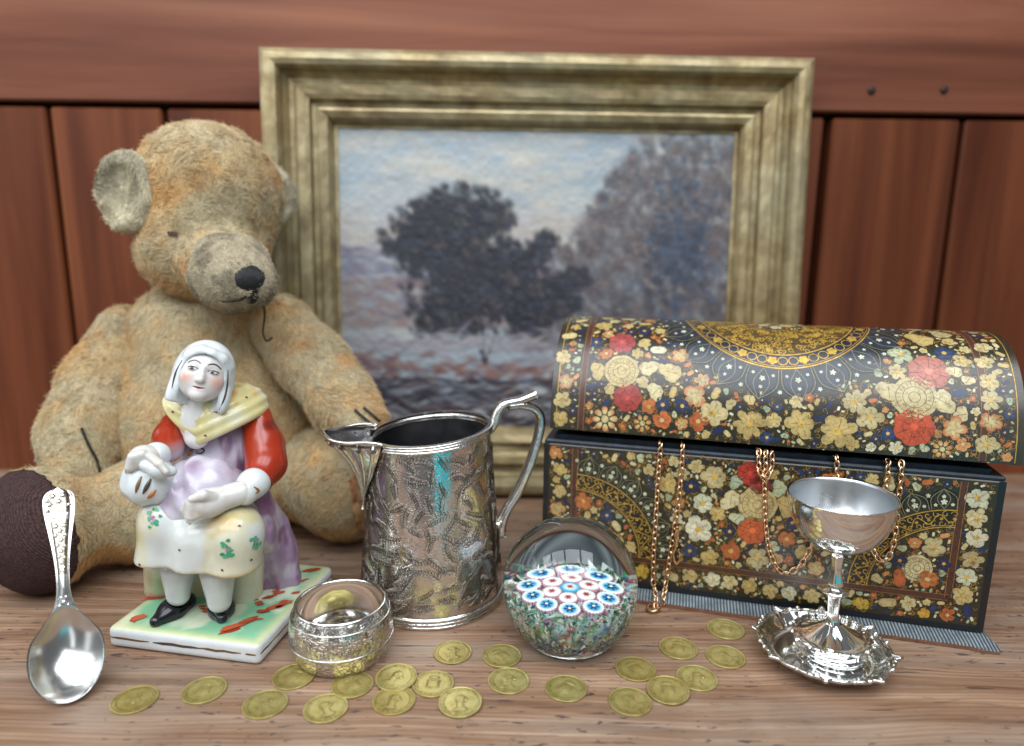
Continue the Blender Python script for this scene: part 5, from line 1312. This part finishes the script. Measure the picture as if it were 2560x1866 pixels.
V += inn_; F = [tuple(range(n_))[::-1]]; mi = [1]
for k in range(n_): j = (k + 1) % n_; F += [(k, j, n_ + j, n_ + k), (n_ + k, n_ + j, 2 * n_ + j, 2 * n_ + k)]; mi += [1, 0]
q0 = 3 * n_; F += [(16, 17, 18, 19, 20, q0 + 1, q0), (20, 21, q0 + 1), (21, 22, q0 + 2, q0 + 1), (22, 23, q0 + 3, q0 + 2), (23, 16, q0, q0 + 3), (q0, q0 + 1, q0 + 2, q0 + 3)]; mi += [0] * 6
obj('plinth', np.array(V), F, [tw.m, trw.m], BOX, smooth=False, mi=mi)
# lid ------------------------------------------------------------------------------
ns, nt_ = 60, 90; S_, T_ = np.meshgrid(np.linspace(.0, LLEN, ns), np.linspace(0, ARC, nt_), indexing='ij'); P_, N_ = lid_surf(S_, T_)
P_ = P_.reshape(-1, 3); F = [f[::-1] for f in grid_faces(ns, nt_)]
lid = obj('lid', P_, F, M_lacq, BOX)
Vl = [P_]; endF = []
V2 = np.concatenate([P_[:nt_], P_[-nt_:]]); endF = [tuple(range(nt_)), tuple(range(nt_, 2 * nt_))[::-1], (0, nt_ - 1, 2 * nt_ - 1, nt_)]
obj('lid_end', V2, endF, M_navy, lid, smooth=False)

# motifs ---------------------------------------------------------------------------
LAY = .00011
class Motif:
    def __init__(s, surf): s.surf = surf; s.parts = []
    def star(s, cx, cy_, rf, n, colr, lay=1, rings=1, edge=None, rot=0):
        V = []; C_ = []
        pts = [(cx, cy_)]; C_.append(colr)
        for j in range(1, rings + 1):
            for k in range(n):
                t_ = 2 * math.pi * k / n + rot; r_ = rf(t_ - rot) * j / rings; pts.append((cx + r_ * math.cos(t_), cy_ + r_ * math.sin(t_))); C_.append(colr if edge is None else np.asarray(colr) + (np.asarray(edge) - np.asarray(colr)) * (j / rings) ** 3)
        pts = np.array(pts); P_, N_ = s.surf(pts[:, 0], np.clip(pts[:, 1], 0, None)); V = P_ + N_ * LAY * lay
        F = [(0, k + 1, (k + 1) % n + 1) for k in range(n)]
        for j in range(rings - 1): F += [(1 + j * n + k, 1 + (j + 1) * n + k, 1 + (j + 1) * n + (k + 1) % n, 1 + j * n + (k + 1) % n) for k in range(n)]
        s.parts.append((V, F, np.array(C_, float)))
    def petal(s, cx, cy_, a, l, w, colr, lay=1, off=0.0, edge=None):
        c_, s_ = math.cos(a), math.sin(a); n = 10; pts = [(cx + c_ * (off + l * .5), cy_ + s_ * (off + l * .5))]; C_ = [colr]
        for k in range(n):
            t_ = 2 * math.pi * k / n; x = off + l * .5 + l * .5 * math.cos(t_); y = w * .5 * math.sin(t_) * (1 + .35 * math.cos(t_)); pts.append((cx + c_ * x - s_ * y, cy_ + s_ * x + c_ * y)); C_.append(colr if edge is None or math.cos(t_) < .3 else edge)
        pts = np.array(pts); P_, N_ = s.surf(pts[:, 0], np.clip(pts[:, 1], 0, None)); s.parts.append((P_ + N_ * LAY * lay, [(0, k + 1, (k + 1) % n + 1) for k in range(n)], np.array(C_, float)))
    def line(s, pts, w, colr, lay=1):
        pts = np.asarray(pts, float); d = np.gradient(pts, axis=0); d /= np.linalg.norm(d, axis=1, keepdims=True) + 1e-12; nrm = np.stack([-d[:, 1], d[:, 0]], 1); w = np.broadcast_to(w, (len(pts),))[:, None]
        q = np.concatenate([pts + nrm * w / 2, pts - nrm * w / 2]); P_, N_ = s.surf(q[:, 0], np.clip(q[:, 1], 0, None)); k = len(pts)
        s.parts.append((P_ + N_ * LAY * lay, [(i, i + 1, k + i + 1, k + i) for i in range(k - 1)], np.broadcast_to(colr, P_.shape)))
    def build(s, name, parent, mat, kind=None):
        V, F, Cc = merge(s.parts); o = obj(name, V, F, mat, parent, smooth=False, cols=Cc)
        if kind: o['kind'] = kind
        return o
CREAM = [lin(h) * .86 for h in ('#d2c08a', '#cdb77c', '#d6c898', '#c6b684', '#cfba80', '#c7ae6e')]; WHITE = [lin(h) for h in ('#cfcaac', '#c6c6a8', '#d4cfb4')]; ORG_ = [lin(h) for h in ('#b86a34', '#b05c30', '#c48a54')]; REDS = [lin(h) for h in ('#a83424', '#b0402c', '#a03830')]
BLUE = [lin(h) for h in ('#1a2c54', '#203864', '#16244a')]; LEAF = [lin(h) for h in ('#a8b08c', '#9aa688', '#b4b894')]; DK = lin('#6e5a2a')
mr = random.Random(17)
GO = lin('#c79c3c')
def flower(surf, cx, cy_, r, pal, n=5, style=None):
    m = Motif(surf); c0 = mr.choice(pal); a0 = mr.random() * 6.28; ed = mr.choice(ORG_) if style == 'tip' else c0 * .82
    if style == 'rose':
        m.star(cx, cy_, lambda t_: r * (1 + .03 * math.cos(9 * t_)), 32, c0, 1, 5, c0 * .9)
        for f_ in (.80, .5, .25): m.line([(cx + r * f_ * math.cos(x), cy_ + r * f_ * math.sin(x)) for x in np.linspace(0, 6.2832, 25)], .00035, DK, 2)
        for k in range(22):
            x = k / 22 * 6.283; m.line([(cx + r * f_ * math.cos(x + .1 * f_), cy_ + r * f_ * math.sin(x + .1 * f_)) for f_ in (.56, .76)], .00028, DK * 1.1, 2)
    elif style == 'carn':
        m.star(cx, cy_, lambda t_: r * (1 + .13 * abs(math.cos(3.5 * t_))) * .93, 42, c0, 1, 4, c0 * .85)
        for k in range(7): x = a0 + k / 7 * 6.283; m.line([(cx + r * f_ * math.cos(x), cy_ + r * f_ * math.sin(x)) for f_ in (.25, .6, .95)], .0003, c0 * .35, 2)
        m.star(cx, cy_, lambda t_: r * .2, 10, c0 * 1.5, 2); m.line([(cx + r * .55 * math.cos(x), cy_ + r * .55 * math.sin(x)) for x in np.linspace(0, 6.2832, 17)], .00026, c0 * .4, 2)
    elif style == 'wheel':
        for k in range(n): m.petal(cx, cy_, a0 + 6.283 * k / n, r * .66, r * .46, c0, 1, r * .36, mr.choice(ORG_))
        m.star(cx, cy_, lambda t_: r * .3, 12, CREAM[0], 1)
    elif style == 'leaf':
        p1_, p2_ = mr.random() * 6, mr.random() * 6; m.star(cx, cy_, lambda t_: r * (.80 + .14 * math.cos(2 * t_ + p1_) + .10 * math.cos(3 * t_ + p2_) + .05 * math.cos(7 * t_)), 24, c0, 1, 2, c0 * .85, a0); m.line([(cx - r * .4 * math.cos(a0), cy_ - r * .4 * math.sin(a0)), (cx + r * .6 * math.cos(a0), cy_ + r * .6 * math.sin(a0))], .0003, DK, 2)
    elif style == 'bean':
        m.star(cx, cy_, lambda t_: r * (.75 + .25 * math.cos(2 * t_ + .4)), 18, c0, 1, 2, c0 * .85, a0)
    else:
        for k in range(n): m.petal(cx, cy_, a0 + 6.283 * k / n + mr.uniform(-.16, .16), r * mr.uniform(.80, 1.10), r * (3.9 / n) * mr.uniform(.85, 1.2), c0 * mr.uniform(.82, 1.08), 1 + .07 * k, r * .02, ed)
        if r > .0026:
            for k in range(n): x = a0 + 6.283 * k / n; m.line([(cx + r * f_ * math.cos(x), cy_ + r * f_ * math.sin(x)) for f_ in (.2, .62)], .00022, DK, 2)
        m.star(cx, cy_, lambda t_: r * .24, 8, lin('#c9a452') if style != 'tip' else CREAM[1], 2.4)
    return m
def decorate(surf, uv, zoom, items, parent, S0, T0, S1, T1, forbid, fill, pxr, seedn):
    occ = []
    def put(cx, cy_, r, pal, n, style):
        occ.append((cx, cy_, r)); m = flower(surf, cx, cy_, r, pal, n, style); m.build('painted_flower', parent, M_fpaint)
    for x, y, r, pal, n, style in items:
        u, v = uv(*zoom(x, y)); rr2 = r * .538 * pxr; rr2 = min(rr2, max(.0008, v - T0 + .0004), max(.0008, T1 - v)); put(u, v, rr2, pal, n, style)
    small = Motif(surf); nb = 0
    for r0, r1, tries, kinds in fill:
        for _ in range(tries):
            u, v, r = mr.uniform(S0, S1), mr.uniform(T0, T1), mr.uniform(r0, r1)
            if u - r < S0 or u + r > S1 or v - r < T0 or v + r > T1 or forbid(u, v, r): continue
            if any((u - a_) ** 2 + (v - b_) ** 2 < (r * .93 + c_ * .95) ** 2 for a_, b_, c_ in occ): continue
            pal, n, style = mr.choice(kinds)
            if r > .0024: put(u, v, r, pal, n, style); nb += 1
            else: occ.append((u, v, r)); small.parts += flower(surf, u, v, r, pal, n, style).parts
    small.build('painted_buds', parent, M_fpaint, 'stuff')
    tr_m = Motif(surf)
    for _ in range(2600):
        u, v = mr.uniform(S0, S1), mr.uniform(T0, T1)
        if forbid(u, v, .0006): continue
        scroll(tr_m, u, v, mr.uniform(.0010, .0019), .00030, GO * mr.uniform(.45, .8), .35)
    tr_m.build('gold_tracery', parent, M_fpaint, 'stuff')
    return occ
FILL = [(.0040, .0060, 2500, [(CREAM, 5, None), (CREAM, 6, None), (WHITE, 5, None), (CREAM, 5, 'tip'), (CREAM, 4, 'leaf'), (CREAM, 4, 'bean'), (ORG_, 5, 'tip')]),
        (.0021, .0036, 6000, [(CREAM, 5, None), (ORG_, 4, 'bean'), (BLUE, 4, 'bean'), (BLUE, 5, None), (LEAF, 3, 'leaf'), (ORG_, 5, None), (CREAM, 4, 'bean')]),
        (.0010, .0017, 8000, [(CREAM, 4, 'bean'), (BLUE, 4, 'bean'), (LEAF, 3, 'bean'), (ORG_, 4, 'bean'), (WHITE, 4, 'bean')])]
def scroll(m, cx, cy_, r, w, colr, lay=1, r_=mr):
    a = r_.random() * 6.28; sg = r_.choice((-1, 1)); m.line([(cx + r * (1 - .75 * k / 9) * math.cos(a + sg * k * .62), cy_ + r * (1 - .75 * k / 9) * math.sin(a + sg * k * .62)) for k in range(10)], w, colr, lay)
# --- front of the base
FT = BZ1 - .003 - BZ0; fe = .0052; band_ = .0175
pL, pR, pB = fe + band_, BLEN - fe - band_, fe + .0165
BRN_ = lin('#4a2a1c')
fm = Motif(front_surf)
for w_, c_ in ((.0030, BRN_), (.0005, lin('#8a5a34'))):
    for ln_ in ([(pL, FT - .002), (pL, pB)], [(pL, pB), (pR, pB)], [(pR, pB), (pR, FT - .002)]):
        A_, B_ = np.array(ln_[0]), np.array(ln_[1]); 
        for off_ in ((0,) if w_ > .001 else (-.0019, .0019)): d_ = unit(B_ - A_); nn2 = np.array([-d_[1], d_[0]]) * off_; fm.line(np.linspace(A_ + nn2, B_ + nn2, 8), w_, c_, .6 if w_ > .001 else 1.2)
for ln_ in ([(.0022, .001), (.0022, FT)], [(BLEN - .0022, .001), (BLEN - .0022, FT)], [(.004, .0022), (BLEN - .004, .0022)]): fm.line(np.linspace(ln_[0], ln_[1], 6), .0040, lin('#0c1016'), .5)
fm.build('border_lines', base_b, M_fpaint, 'stuff')
RO_, RI_ = .0575, .0462
acs = [(pL + .0015, pB + .0015, 0.0, math.pi / 2), (pR - .0015, pB + .0015, math.pi / 2, math.pi)]
def forbid_f(u, v, r):
    if abs(u - pL) < r + .0018 and v > pB - .002: return True
    if abs(u - pR) < r + .0018 and v > pB - .002: return True
    if abs(v - pB) < r + .0018 and pL - .002 < u < pR + .002: return True
    for cx, cy_, a0, a1_ in acs:
        d = math.hypot(u - cx, v - cy_)
        if pL < u < pR and v > pB and RI_ - r - .0008 < d < .0715 + r: return True
    return False
gm = Motif(front_surf); lm = Motif(front_surf)
def annulus(m, cx, cy_, r0, r1, a0, a1_, colr, lay, n=40):
    k_ = max(2, int((r1 - r0) / .002) + 1); x, r = np.meshgrid(np.linspace(a0, a1_, n + 1), np.linspace(r0, r1, k_), indexing='ij')
    P_, N_ = m.surf((cx + r * np.cos(x)).ravel(), np.clip(cy_ + r * np.sin(x), 0, None).ravel()); m.parts.append((P_ + N_ * LAY * lay, grid_faces(n + 1, k_), np.broadcast_to(colr, P_.shape)))
def lace(m, cx, cy_, r0, r1, a0, a1_, n, lim=lambda u, v: True):
    "dark leaf lacework with pale stars"
    for k in range(n):
        x = a0 + (a1_ - a0) * (k + .5) / n; da = (a1_ - a0) / n
        tipx, tipy = cx + r1 * math.cos(x), cy_ + r1 * math.sin(x)
        for e in (-1, 1):
            b0 = (cx + r0 * math.cos(x + e * da * .46), cy_ + r0 * math.sin(x + e * da * .46)); mid_ = (cx + (r0 * .4 + r1 * .6) * math.cos(x + e * da * .40), cy_ + (r0 * .4 + r1 * .6) * math.sin(x + e * da * .40))
            p_ = smooth_path([b0, mid_, (tipx, tipy)], 9)
            if all(lim(*q) for q in p_): m.line(p_, .0030 * np.sin(np.linspace(.3, 2.9, 9)), lin('#0a0c10'), 1); m.line(p_, .00035, lin('#8a8860'), 1.6)
            q_ = smooth_path([(cx + r0 * math.cos(x), cy_ + r0 * math.sin(x)), (cx + (r0 + r1) / 2 * math.cos(x + e * da * .22), cy_ + (r0 + r1) / 2 * math.sin(x + e * da * .22)), (tipx, tipy)], 8)
            if all(lim(*q) for q in q_): m.line(q_, .0004, lin('#7d8064'), 1.4)
        for f_, e, s_ in ((.35, 0, .0020), (.62, .0, .0013), (.22, -.3, .0012), (.22, .3, .0012), (.72, .5, .0015)):
            rr2 = r0 + (r1 - r0) * f_; u, v = cx + rr2 * math.cos(x + e * da), cy_ + rr2 * math.sin(x + e * da)
            if lim(u, v):
                for j in range(5): m.petal(u, v, j * 1.2566 + x, s_, s_ * .6, lin('#c8ccb0'), 2)
for cx, cy_, a0, a1_ in acs:
    clip_ = lambda u, v: pL + .0015 < u < pR - .0015 and pB + .0015 < v < FT - .0015
    annulus(lm, cx, cy_, RI_, RO_, a0, a1_, lin('#14120a'), .5)
    for rr2, w_ in ((RI_, .0007), (RO_, .0007), (RI_ + .0012, .0003)): gm.line([(cx + rr2 * math.cos(x), cy_ + rr2 * math.sin(x)) for x in np.linspace(a0, a1_, 40)], w_, GO, 1.4)
    for k in range(34):
        x = a0 + (a1_ - a0) * (k + .5) / 34; rr2 = (RI_ + RO_) / 2 + .0030 * (-1) ** k; scroll(gm, cx + rr2 * math.cos(x), cy_ + rr2 * math.sin(x), .0022, .0005, GO, 1.5)
        if k % 3 == 0: gm.star(cx + (RI_ + RO_) / 2 * math.cos(x), cy_ + (RI_ + RO_) / 2 * math.sin(x), lambda t_: .0014 * (.7 + .3 * math.cos(5 * t_)), 15, GO, 1.7)
    gm.line([(cx + ((RI_ + RO_) / 2 + .0028 * math.sin(x * 26)) * math.cos(x), cy_ + ((RI_ + RO_) / 2 + .0028 * math.sin(x * 26)) * math.sin(x)) for x in np.linspace(a0, a1_, 90)], .0006, GO, 1.6)
    lace(lm, cx, cy_, RO_ + .0008, .0715, a0, a1_, 6, clip_)
gm.build('gold_scrollwork', base_b, M_gpaint, 'stuff'); lm.build('leaf_lacework', base_b, M_fpaint, 'stuff')
C, Wh, O, Rd, B, Lf = CREAM, WHITE, ORG_, REDS, BLUE, LEAF
items7 = [(1030, 375, 80, C, 5, 'rose'), (995, 230, 58, Rd, 5, 'carn'), (1040, 285, 42, Rd, 5, 'carn'), (1005, 495, 62, [lin('#bd5a2a')], 5, 'carn'), (830, 245, 58, C, 6, None), (610, 275, 45, C, 5, None), (640, 175, 40, C, 6, None), (440, 150, 44, C, 5, None), (525, 215, 28, C, 5, None),
  (905, 355, 52, C, 3, 'leaf'), (1165, 385, 52, C, 4, 'leaf'), (930, 270, 36, Lf, 3, 'leaf'), (1130, 300, 40, Lf, 3, 'leaf'), (935, 440, 36, Lf, 3, 'leaf'), (755, 490, 62, Wh, 5, None), (775, 370, 48, Wh, 6, None), (905, 590, 48, O, 5, None), (1030, 625, 48, C, 5, None), (1165, 535, 38, O, 5, None), (845, 420, 34, C, 4, None), (810, 620, 40, C, 5, None),
  (220, 360, 42, O, 5, None), (330, 425, 30, B, 5, None), (110, 210, 34, C, 5, None), (110, 310, 34, C, 5, None), (100, 395, 36, C, 5, 'tip'), (90, 135, 34, O, 5, 'tip'), (1845, 575, 46, C, 5, None), (1770, 670, 58, C, 5, 'rose'), (1690, 715, 42, O, 4, 'bean'), (1820, 722, 44, O, 5, 'tip'), (1690, 635, 32, B, 5, None), (1895, 650, 28, B, 5, None),
  (490, 685, 36, [lin('#c9a83c')], 5, None), (715, 705, 36, C, 5, None), (825, 725, 36, Wh, 5, None), (900, 735, 38, C, 5, None), (990, 752, 40, C, 6, None), (1085, 775, 36, C, 5, None), (1175, 785, 38, Wh, 5, None), (1280, 802, 42, C, 6, None), (1510, 835, 42, [lin('#c9a83c')], 5, None), (1800, 880, 42, [lin('#cf9c34')], 5, None), (1910, 888, 42, O, 5, 'tip'), (1690, 880, 38, O, 4, 'tip'),
  (2050, 345, 46, Wh, 5, None), (2050, 440, 42, C, 5, None), (2045, 530, 42, Wh, 5, None), (2025, 630, 42, C, 5, None), (2000, 712, 42, Wh, 5, None), (1985, 800, 44, C, 6, None), (2075, 582, 18, B, 4, 'bean'), (2005, 870, 30, B, 4, 'bean'), (720, 290, 36, B, 5, None), (900, 500, 32, B, 5, None), (715, 590, 34, B, 5, None), (1190, 460, 30, B, 5, None), (1260, 500, 34, C, 5, None), (1240, 600, 40, C, 5, None)]
occ_f = decorate(front_surf, front_uv, z7, items7, base_b, fe, fe, BLEN - fe, FT - .001, forbid_f, FILL, .000288, 1)
# --- lid
lL, lR = .0215, LLEN - .0215; lm2 = Motif(lid_surf); gm2 = Motif(lid_surf)
for x_ in (lL, lR):
    lm2.line(np.linspace((x_, .001), (x_, ARC * .75), 70), .0032, BRN_, .6)
    for o_ in (-.0019, .0019): lm2.line(np.linspace((x_ + o_, .001), (x_ + o_, ARC * .75), 70), .0005, lin('#8a5a34'), 1.2)
for x_ in (.0042, LLEN - .0042): gm2.line(np.linspace((x_, .001), (x_, ARC * .7), 70), .0005, GO * .8, 1)
mcx, mcy = .1500, ARC * .5 + .003
R0, R1, R2, R3, R4 = .024, .0500, .0515, .0620, .0850
def forbid_l(u, v, r):
    if abs(u - lL) < r + .0020 or abs(u - lR) < r + .0020: return True
    d = math.hypot(u - mcx, v - mcy); a_ = math.atan2(v - mcy, u - mcx); sc2 = R4 - .006 * abs(math.cos(a_ * 9))
    return R0 - r < d < sc2 + r
annulus(lm2, mcx, mcy, R0, R2, 0, 2 * math.pi, lin('#4e3c1a'), .4, 120); annulus(lm2, mcx, mcy, R2, R3, 0, 2 * math.pi, lin('#10192c'), .5, 120)
annulus(lm2, mcx, mcy, R3, R4 - .004, 0, 2 * math.pi, lin('#20283a'), .3, 120)
for rr2, w_ in ((R2, .0009), (R3, .0009), (R3 - .0015, .0004), (R0, .0005)): gm2.line([(mcx + rr2 * math.cos(x), mcy + rr2 * math.sin(x)) for x in np.linspace(0, 2 * math.pi, 140)], w_, GO, 1.4)
NB = 18
for k in range(NB):
    x = 2 * math.pi * k / NB + .09; rr2 = (R2 + R3) / 2 - .0004; u, v = mcx + rr2 * math.cos(x), mcy + rr2 * math.sin(x)
    for j in range(5): gm2.petal(u, v, x + j * 1.2566, .0033, .0026, lin('#dcb95c'), 1.6)
    for e in (-1, 1):
        x2 = x + e * .115; u2, v2 = mcx + rr2 * math.cos(x2), mcy + rr2 * math.sin(x2); gm2.line([(u2 + .0030 * math.cos(q), v2 + .0030 * math.sin(q)) for q in np.linspace(x, x + 6.28, 16)], .0006, lin('#dcb95c'), 1.5)
gs = random.Random(3)
for k in range(760):
    r_ = math.sqrt(gs.uniform((R0 + .0012) ** 2, (R2 - .0012) ** 2)); x = gs.uniform(0, 2 * math.pi); scroll(gm2, mcx + r_ * math.cos(x), mcy + r_ * math.sin(x), gs.uniform(.0014, .0026), .00062, GO * gs.uniform(1.0, 1.5), 1.2 + .0005 * k, gs)
lace(lm2, mcx, mcy, R3 + .0008, R4, 0, 2 * math.pi, 20)
lm2.build('leaf_lacework', lid, M_fpaint, 'stuff'); gm2.build('gold_scrollwork', lid, M_gpaint, 'stuff')
items6 = [(405, 220, 58, [lin('#a84848')], 5, 'carn'), (405, 345, 75, C, 5, 'rose'), (425, 475, 60, Rd, 5, 'carn'), (320, 140, 44, C, 7, None), (155, 185, 36, C, 5, 'bean'), (130, 290, 38, C, 6, None), (120, 480, 40, C, 5, None), (112, 572, 38, C, 5, None), (135, 400, 36, C, 5, 'tip'), (625, 355, 56, C, 4, 'leaf'), (522, 335, 46, C, 4, 'leaf'), (290, 350, 44, C, 4, 'leaf'), (575, 255, 36, Wh, 4, 'bean'), (560, 445, 44, C, 4, 'leaf'),
  (525, 515, 36, O, 5, None), (325, 575, 78, C, 8, 'wheel'), (490, 590, 38, C, 7, 'wheel'), (585, 575, 42, O, 5, 'tip'), (740, 465, 48, C, 4, 'tip'), (820, 545, 58, C, 5, None), (750, 580, 42, O, 4, None), (1000, 592, 64, C, 8, None), (1100, 580, 38, C, 5, None), (1225, 592, 62, C, 6, None), (600, 640, 40, C, 6, None), (695, 645, 42, C, 6, None), (790, 645, 34, C, 5, None), (885, 680, 46, O, 5, 'wheel'), (985, 690, 40, O, 4, 'tip'), (1190, 695, 62, C, 7, 'wheel'),
  (1400, 632, 84, C, 7, None), (1330, 712, 42, C, 5, None), (1470, 692, 46, C, 6, None), (1560, 706, 44, Wh, 5, None), (1670, 706, 54, Wh, 6, None), (1480, 490, 52, C, 8, None), (1550, 565, 52, C, 5, None), (1765, 470, 86, C, 5, 'rose'), (1760, 610, 74, [lin('#b84a26')], 5, 'carn'), (1820, 355, 76, [lin('#b06452')], 5, 'carn'), (1635, 440, 52, C, 4, 'leaf'), (1890, 492, 52, C, 4, 'leaf'), (1690, 275, 48, Lf, 5, None), (1780, 205, 62, C, 4, 'leaf'), (1872, 180, 52, C, 4, 'leaf'), (1950, 350, 32, C, 3, 'leaf'),
  (1945, 618, 46, C, 5, 'tip'), (1880, 716, 84, C, 8, 'wheel'), (1968, 550, 36, C, 4, 'leaf'), (2100, 400, 38, C, 5, None), (2115, 485, 42, C, 6, None), (2110, 590, 42, C, 5, 'tip'), (2100, 690, 44, C, 6, None), (2095, 782, 42, [lin('#c08a44')], 5, 'tip'), (2090, 310, 36, C, 5, None), (2080, 238, 36, C, 5, None), (2035, 190, 34, B, 5, None), (275, 215, 30, B, 5, None), (505, 165, 34, B, 5, None), (595, 305, 20, B, 4, 'bean'), (320, 495, 20, B, 4, 'bean'), (592, 505, 36, B, 5, None), (682, 510, 36, B, 5, None), (850, 625, 24, B, 4, 'bean'), (1070, 655, 38, B, 5, None), (1370, 505, 20, B, 4, 'bean'), (1320, 575, 24, B, 4, 'bean'), (1630, 640, 30, B, 5, None), (1890, 270, 40, B, 5, None), (1970, 450, 28, B, 4, 'bean'), (1945, 785, 30, B, 5, None), (1740, 772, 30, B, 5, None)]
occ_l = decorate(lid_surf, lid_uv, z6, items6, lid, .0048, .0012, LLEN - .0048, ARC * .60, forbid_l, FILL, .000290, 2)
# ------------------------------------------------------------------ gold chains spilling from the box
t = NT('rose_gold'); n1 = t.noise(t.coord(), 400, 2, .5); t.set(Base_Color=t.ramp(n1.outputs[0], [(.3, '#c89c74'), (.7, '#e8c8a4')]), Metallic=1.0, Roughness=.2); M_chain = t.m
def link_mesh():
    n, m = 16, 6; V = []; L_, W_, r_ = .00285, .00165, .00070
    for k in range(n):
        a_ = 2 * math.pi * k / n; c = np.array([L_ * math.cos(a_), W_ * math.sin(a_), 0]); o_ = unit(np.array([math.cos(a_) / L_, math.sin(a_) / W_, 0]))
        for j in range(m): b_ = 2 * math.pi * j / m; V.append(c + o_ * r_ * math.cos(b_) + np.array([0, 0, r_ * math.sin(b_)]))
    return mesh('link', np.array(V), grid_faces(n, m, cu=True, cv=True), M_chain)
LM = link_mesh()
def chain_thing(name, label, paths):
    p0 = paths[0][-1]; C_ = thing(name, label, 'chain', tuple(p0), 'gold chains hanging out of the painted box')
    for pts in paths:
        pth = smooth_path(pts, 400); d = np.concatenate([[0], np.cumsum(np.linalg.norm(np.diff(pth, axis=0), axis=1))]); n = int(d[-1] / .0044); tg_ = np.gradient(pth, axis=0)
        for k in range(n + 1):
            s_ = k * .0044; p = np.array([np.interp(s_, d, pth[:, i]) for i in range(3)]); tt = unit(np.array([np.interp(s_, d, tg_[:, i]) for i in range(3)]))
            w = unit(np.cross(tt, bn if abs(tt @ bn) < .9 else BZU)); nrm = np.cross(tt, w); a_ = math.radians(45 if k % 2 else -45) + mr.uniform(-.15, .15); w2 = w * math.cos(a_) + nrm * math.sin(a_); n2 = np.cross(tt, w2)
            o = bpy.data.objects.new('link', LM); sc.collection.objects.link(o); o.parent = C_
            M4 = Matrix(((tt[0], w2[0], n2[0], p[0] - p0[0]), (tt[1], w2[1], n2[1], p[1] - p0[1]), (tt[2], w2[2], n2[2], p[2] - p0[2]), (0, 0, 0, 1))); o.matrix_local = M4
    return C_
def cf(x, y, off=.0024):
    u, v = front_uv(x, y); return BL0 + bd * u + BZU * (BZ0 + v) - bn * off
def inn(x, y, o_=.006):
    u, v = front_uv(x, y); return BL0 + bd * u + BZU * (BZ1 + .0026) + bn * o_
def over(x, y): u, v = front_uv(x, y); return BL0 + bd * u + BZU * (BZ1 + .0028) - bn * .0008
def strand_top(x, y): return [inn(x, y, .012), inn(x, y, .004), over(x, y) + BZU * .0004, cf(x, y + 14, .0022)]
p_end = gr(1452, 1347, .0015)
pa = strand_top(1462, 985) + [cf(1457, 1060), cf(1452, 1150), cf(1447, 1230), cf(1447, 1285, .0030), np.array([*gr(1452, 1318, .0075)[:2], .0075]), p_end]
pb = strand_top(1511, 992) + [cf(1507, 1060), cf(1501, 1120), cf(1491, 1180), cf(1483, 1230), cf(1475, 1285, .0032), np.array([*gr(1470, 1318, .0078)[:2], .0078]), gr(1466, 1340, .0016)]
ch1 = chain_thing('gold_chain', 'gold chain with a swivel clasp hanging down to the table near the paperweight', [pa, pb])
org = ORG[ch1.name]
V, F = tube([gr(1447 + 13 * math.cos(x), 1346 + 8 * math.sin(x), .0022) + BZU * .0004 * math.sin(2 * x) for x in np.linspace(0, 6.2832, 25)], .0011, 8, caps=False); obj('end_ring', V, F, M_chain, ch1)
c0, c1 = cf(1499, 1163, .0042), cf(1497, 1205, .0042)
V, F = tube(smooth_path([c0, c0 * .5 + c1 * .5, c1], 9), np.array([.0012, .0016, .0019, .0019, .0021, .0021, .0019, .0019, .0012]), 10); cl = obj('clasp', V, F, M_chain, ch1)
V, F = tube(smooth_path([c1, cf(1491, 1222, .0042), cf(1496, 1243, .0042), cf(1505, 1232, .0042), cf(1503, 1212, .0042)], 20), .0009, 8); obj('clasp_hook', V, F, M_chain, cl)
lp2 = strand_top(1694, 1016) + [cf(1692, 1080), cf(1694, 1150), cf(1703, 1215), cf(1722, 1255), cf(1746, 1264), cf(1770, 1248), cf(1788, 1220), cf(1803, 1185), cf(1822, 1120), cf(1842, 1065)] + strand_top(1850, 1036)[::-1]
lp3 = strand_top(1679, 1013) + [cf(1682, 1042, .0042), cf(1692, 1056, .0052), cf(1702, 1042, .0042)] + strand_top(1708, 1017)[::-1]
chain_thing('gold_chain', 'gold chain draped in a wide loop between the clasp chain and the goblet', [lp2, lp3])
lp4 = strand_top(1992, 1052) + [cf(1987, 1100), cf(1983, 1150), cf(1977, 1195), cf(1966, 1228), cf(1950, 1238), cf(1935, 1222), cf(1930, 1190), cf(1938, 1140), cf(1950, 1095)] + strand_top(1962, 1048)[::-1]
chain_thing('gold_chain', 'gold chain loop hanging behind the goblet on the far side from the paperweight', [lp4])
# ------------------------------------------------------------------ cloth added behind the camera, standing in for a turquoise garment mirrored in silver
cc0 = np.array([.44, -.52, -.22]); cd_ = unit(np.array([.93, .37, 0])); cu_v = unit(np.array([.17, -.42, .80])); cn_ = np.cross(cd_, cu_v)
U_, Z_ = np.meshgrid(np.linspace(-.26, .26, 60), np.linspace(-.45, .33, 12), indexing='ij')
fold = .022 * np.sin(U_ * 38) * (1 - .4 * (Z_ + .45) / .8)
Pf = cc0 + U_[..., None] * cd_ + Z_[..., None] * cu_v + fold[..., None] * cn_; Pb = Pf - cn_ * .004
Vc = np.concatenate([Pf.reshape(-1, 3), Pb.reshape(-1, 3)]); g_ = grid_faces(60, 12); m_ = 60 * 12
Fc_ = g_ + [tuple(k + m_ for k in f[::-1]) for f in g_]
t = NT('turquoise_cloth'); n1 = t.noise(t.coord(), 30, 3, .5); t.set(Base_Color=t.ramp(n1.outputs[0], [(.3, '#00c0d0'), (.7, '#10dce6')]), Roughness=.8)
o = obj('garment_stand_in', Vc, Fc_, t.m); tag(o, 'bright turquoise cloth standing in for a garment mirrored as a strip in the jug and goblet', 'cloth')
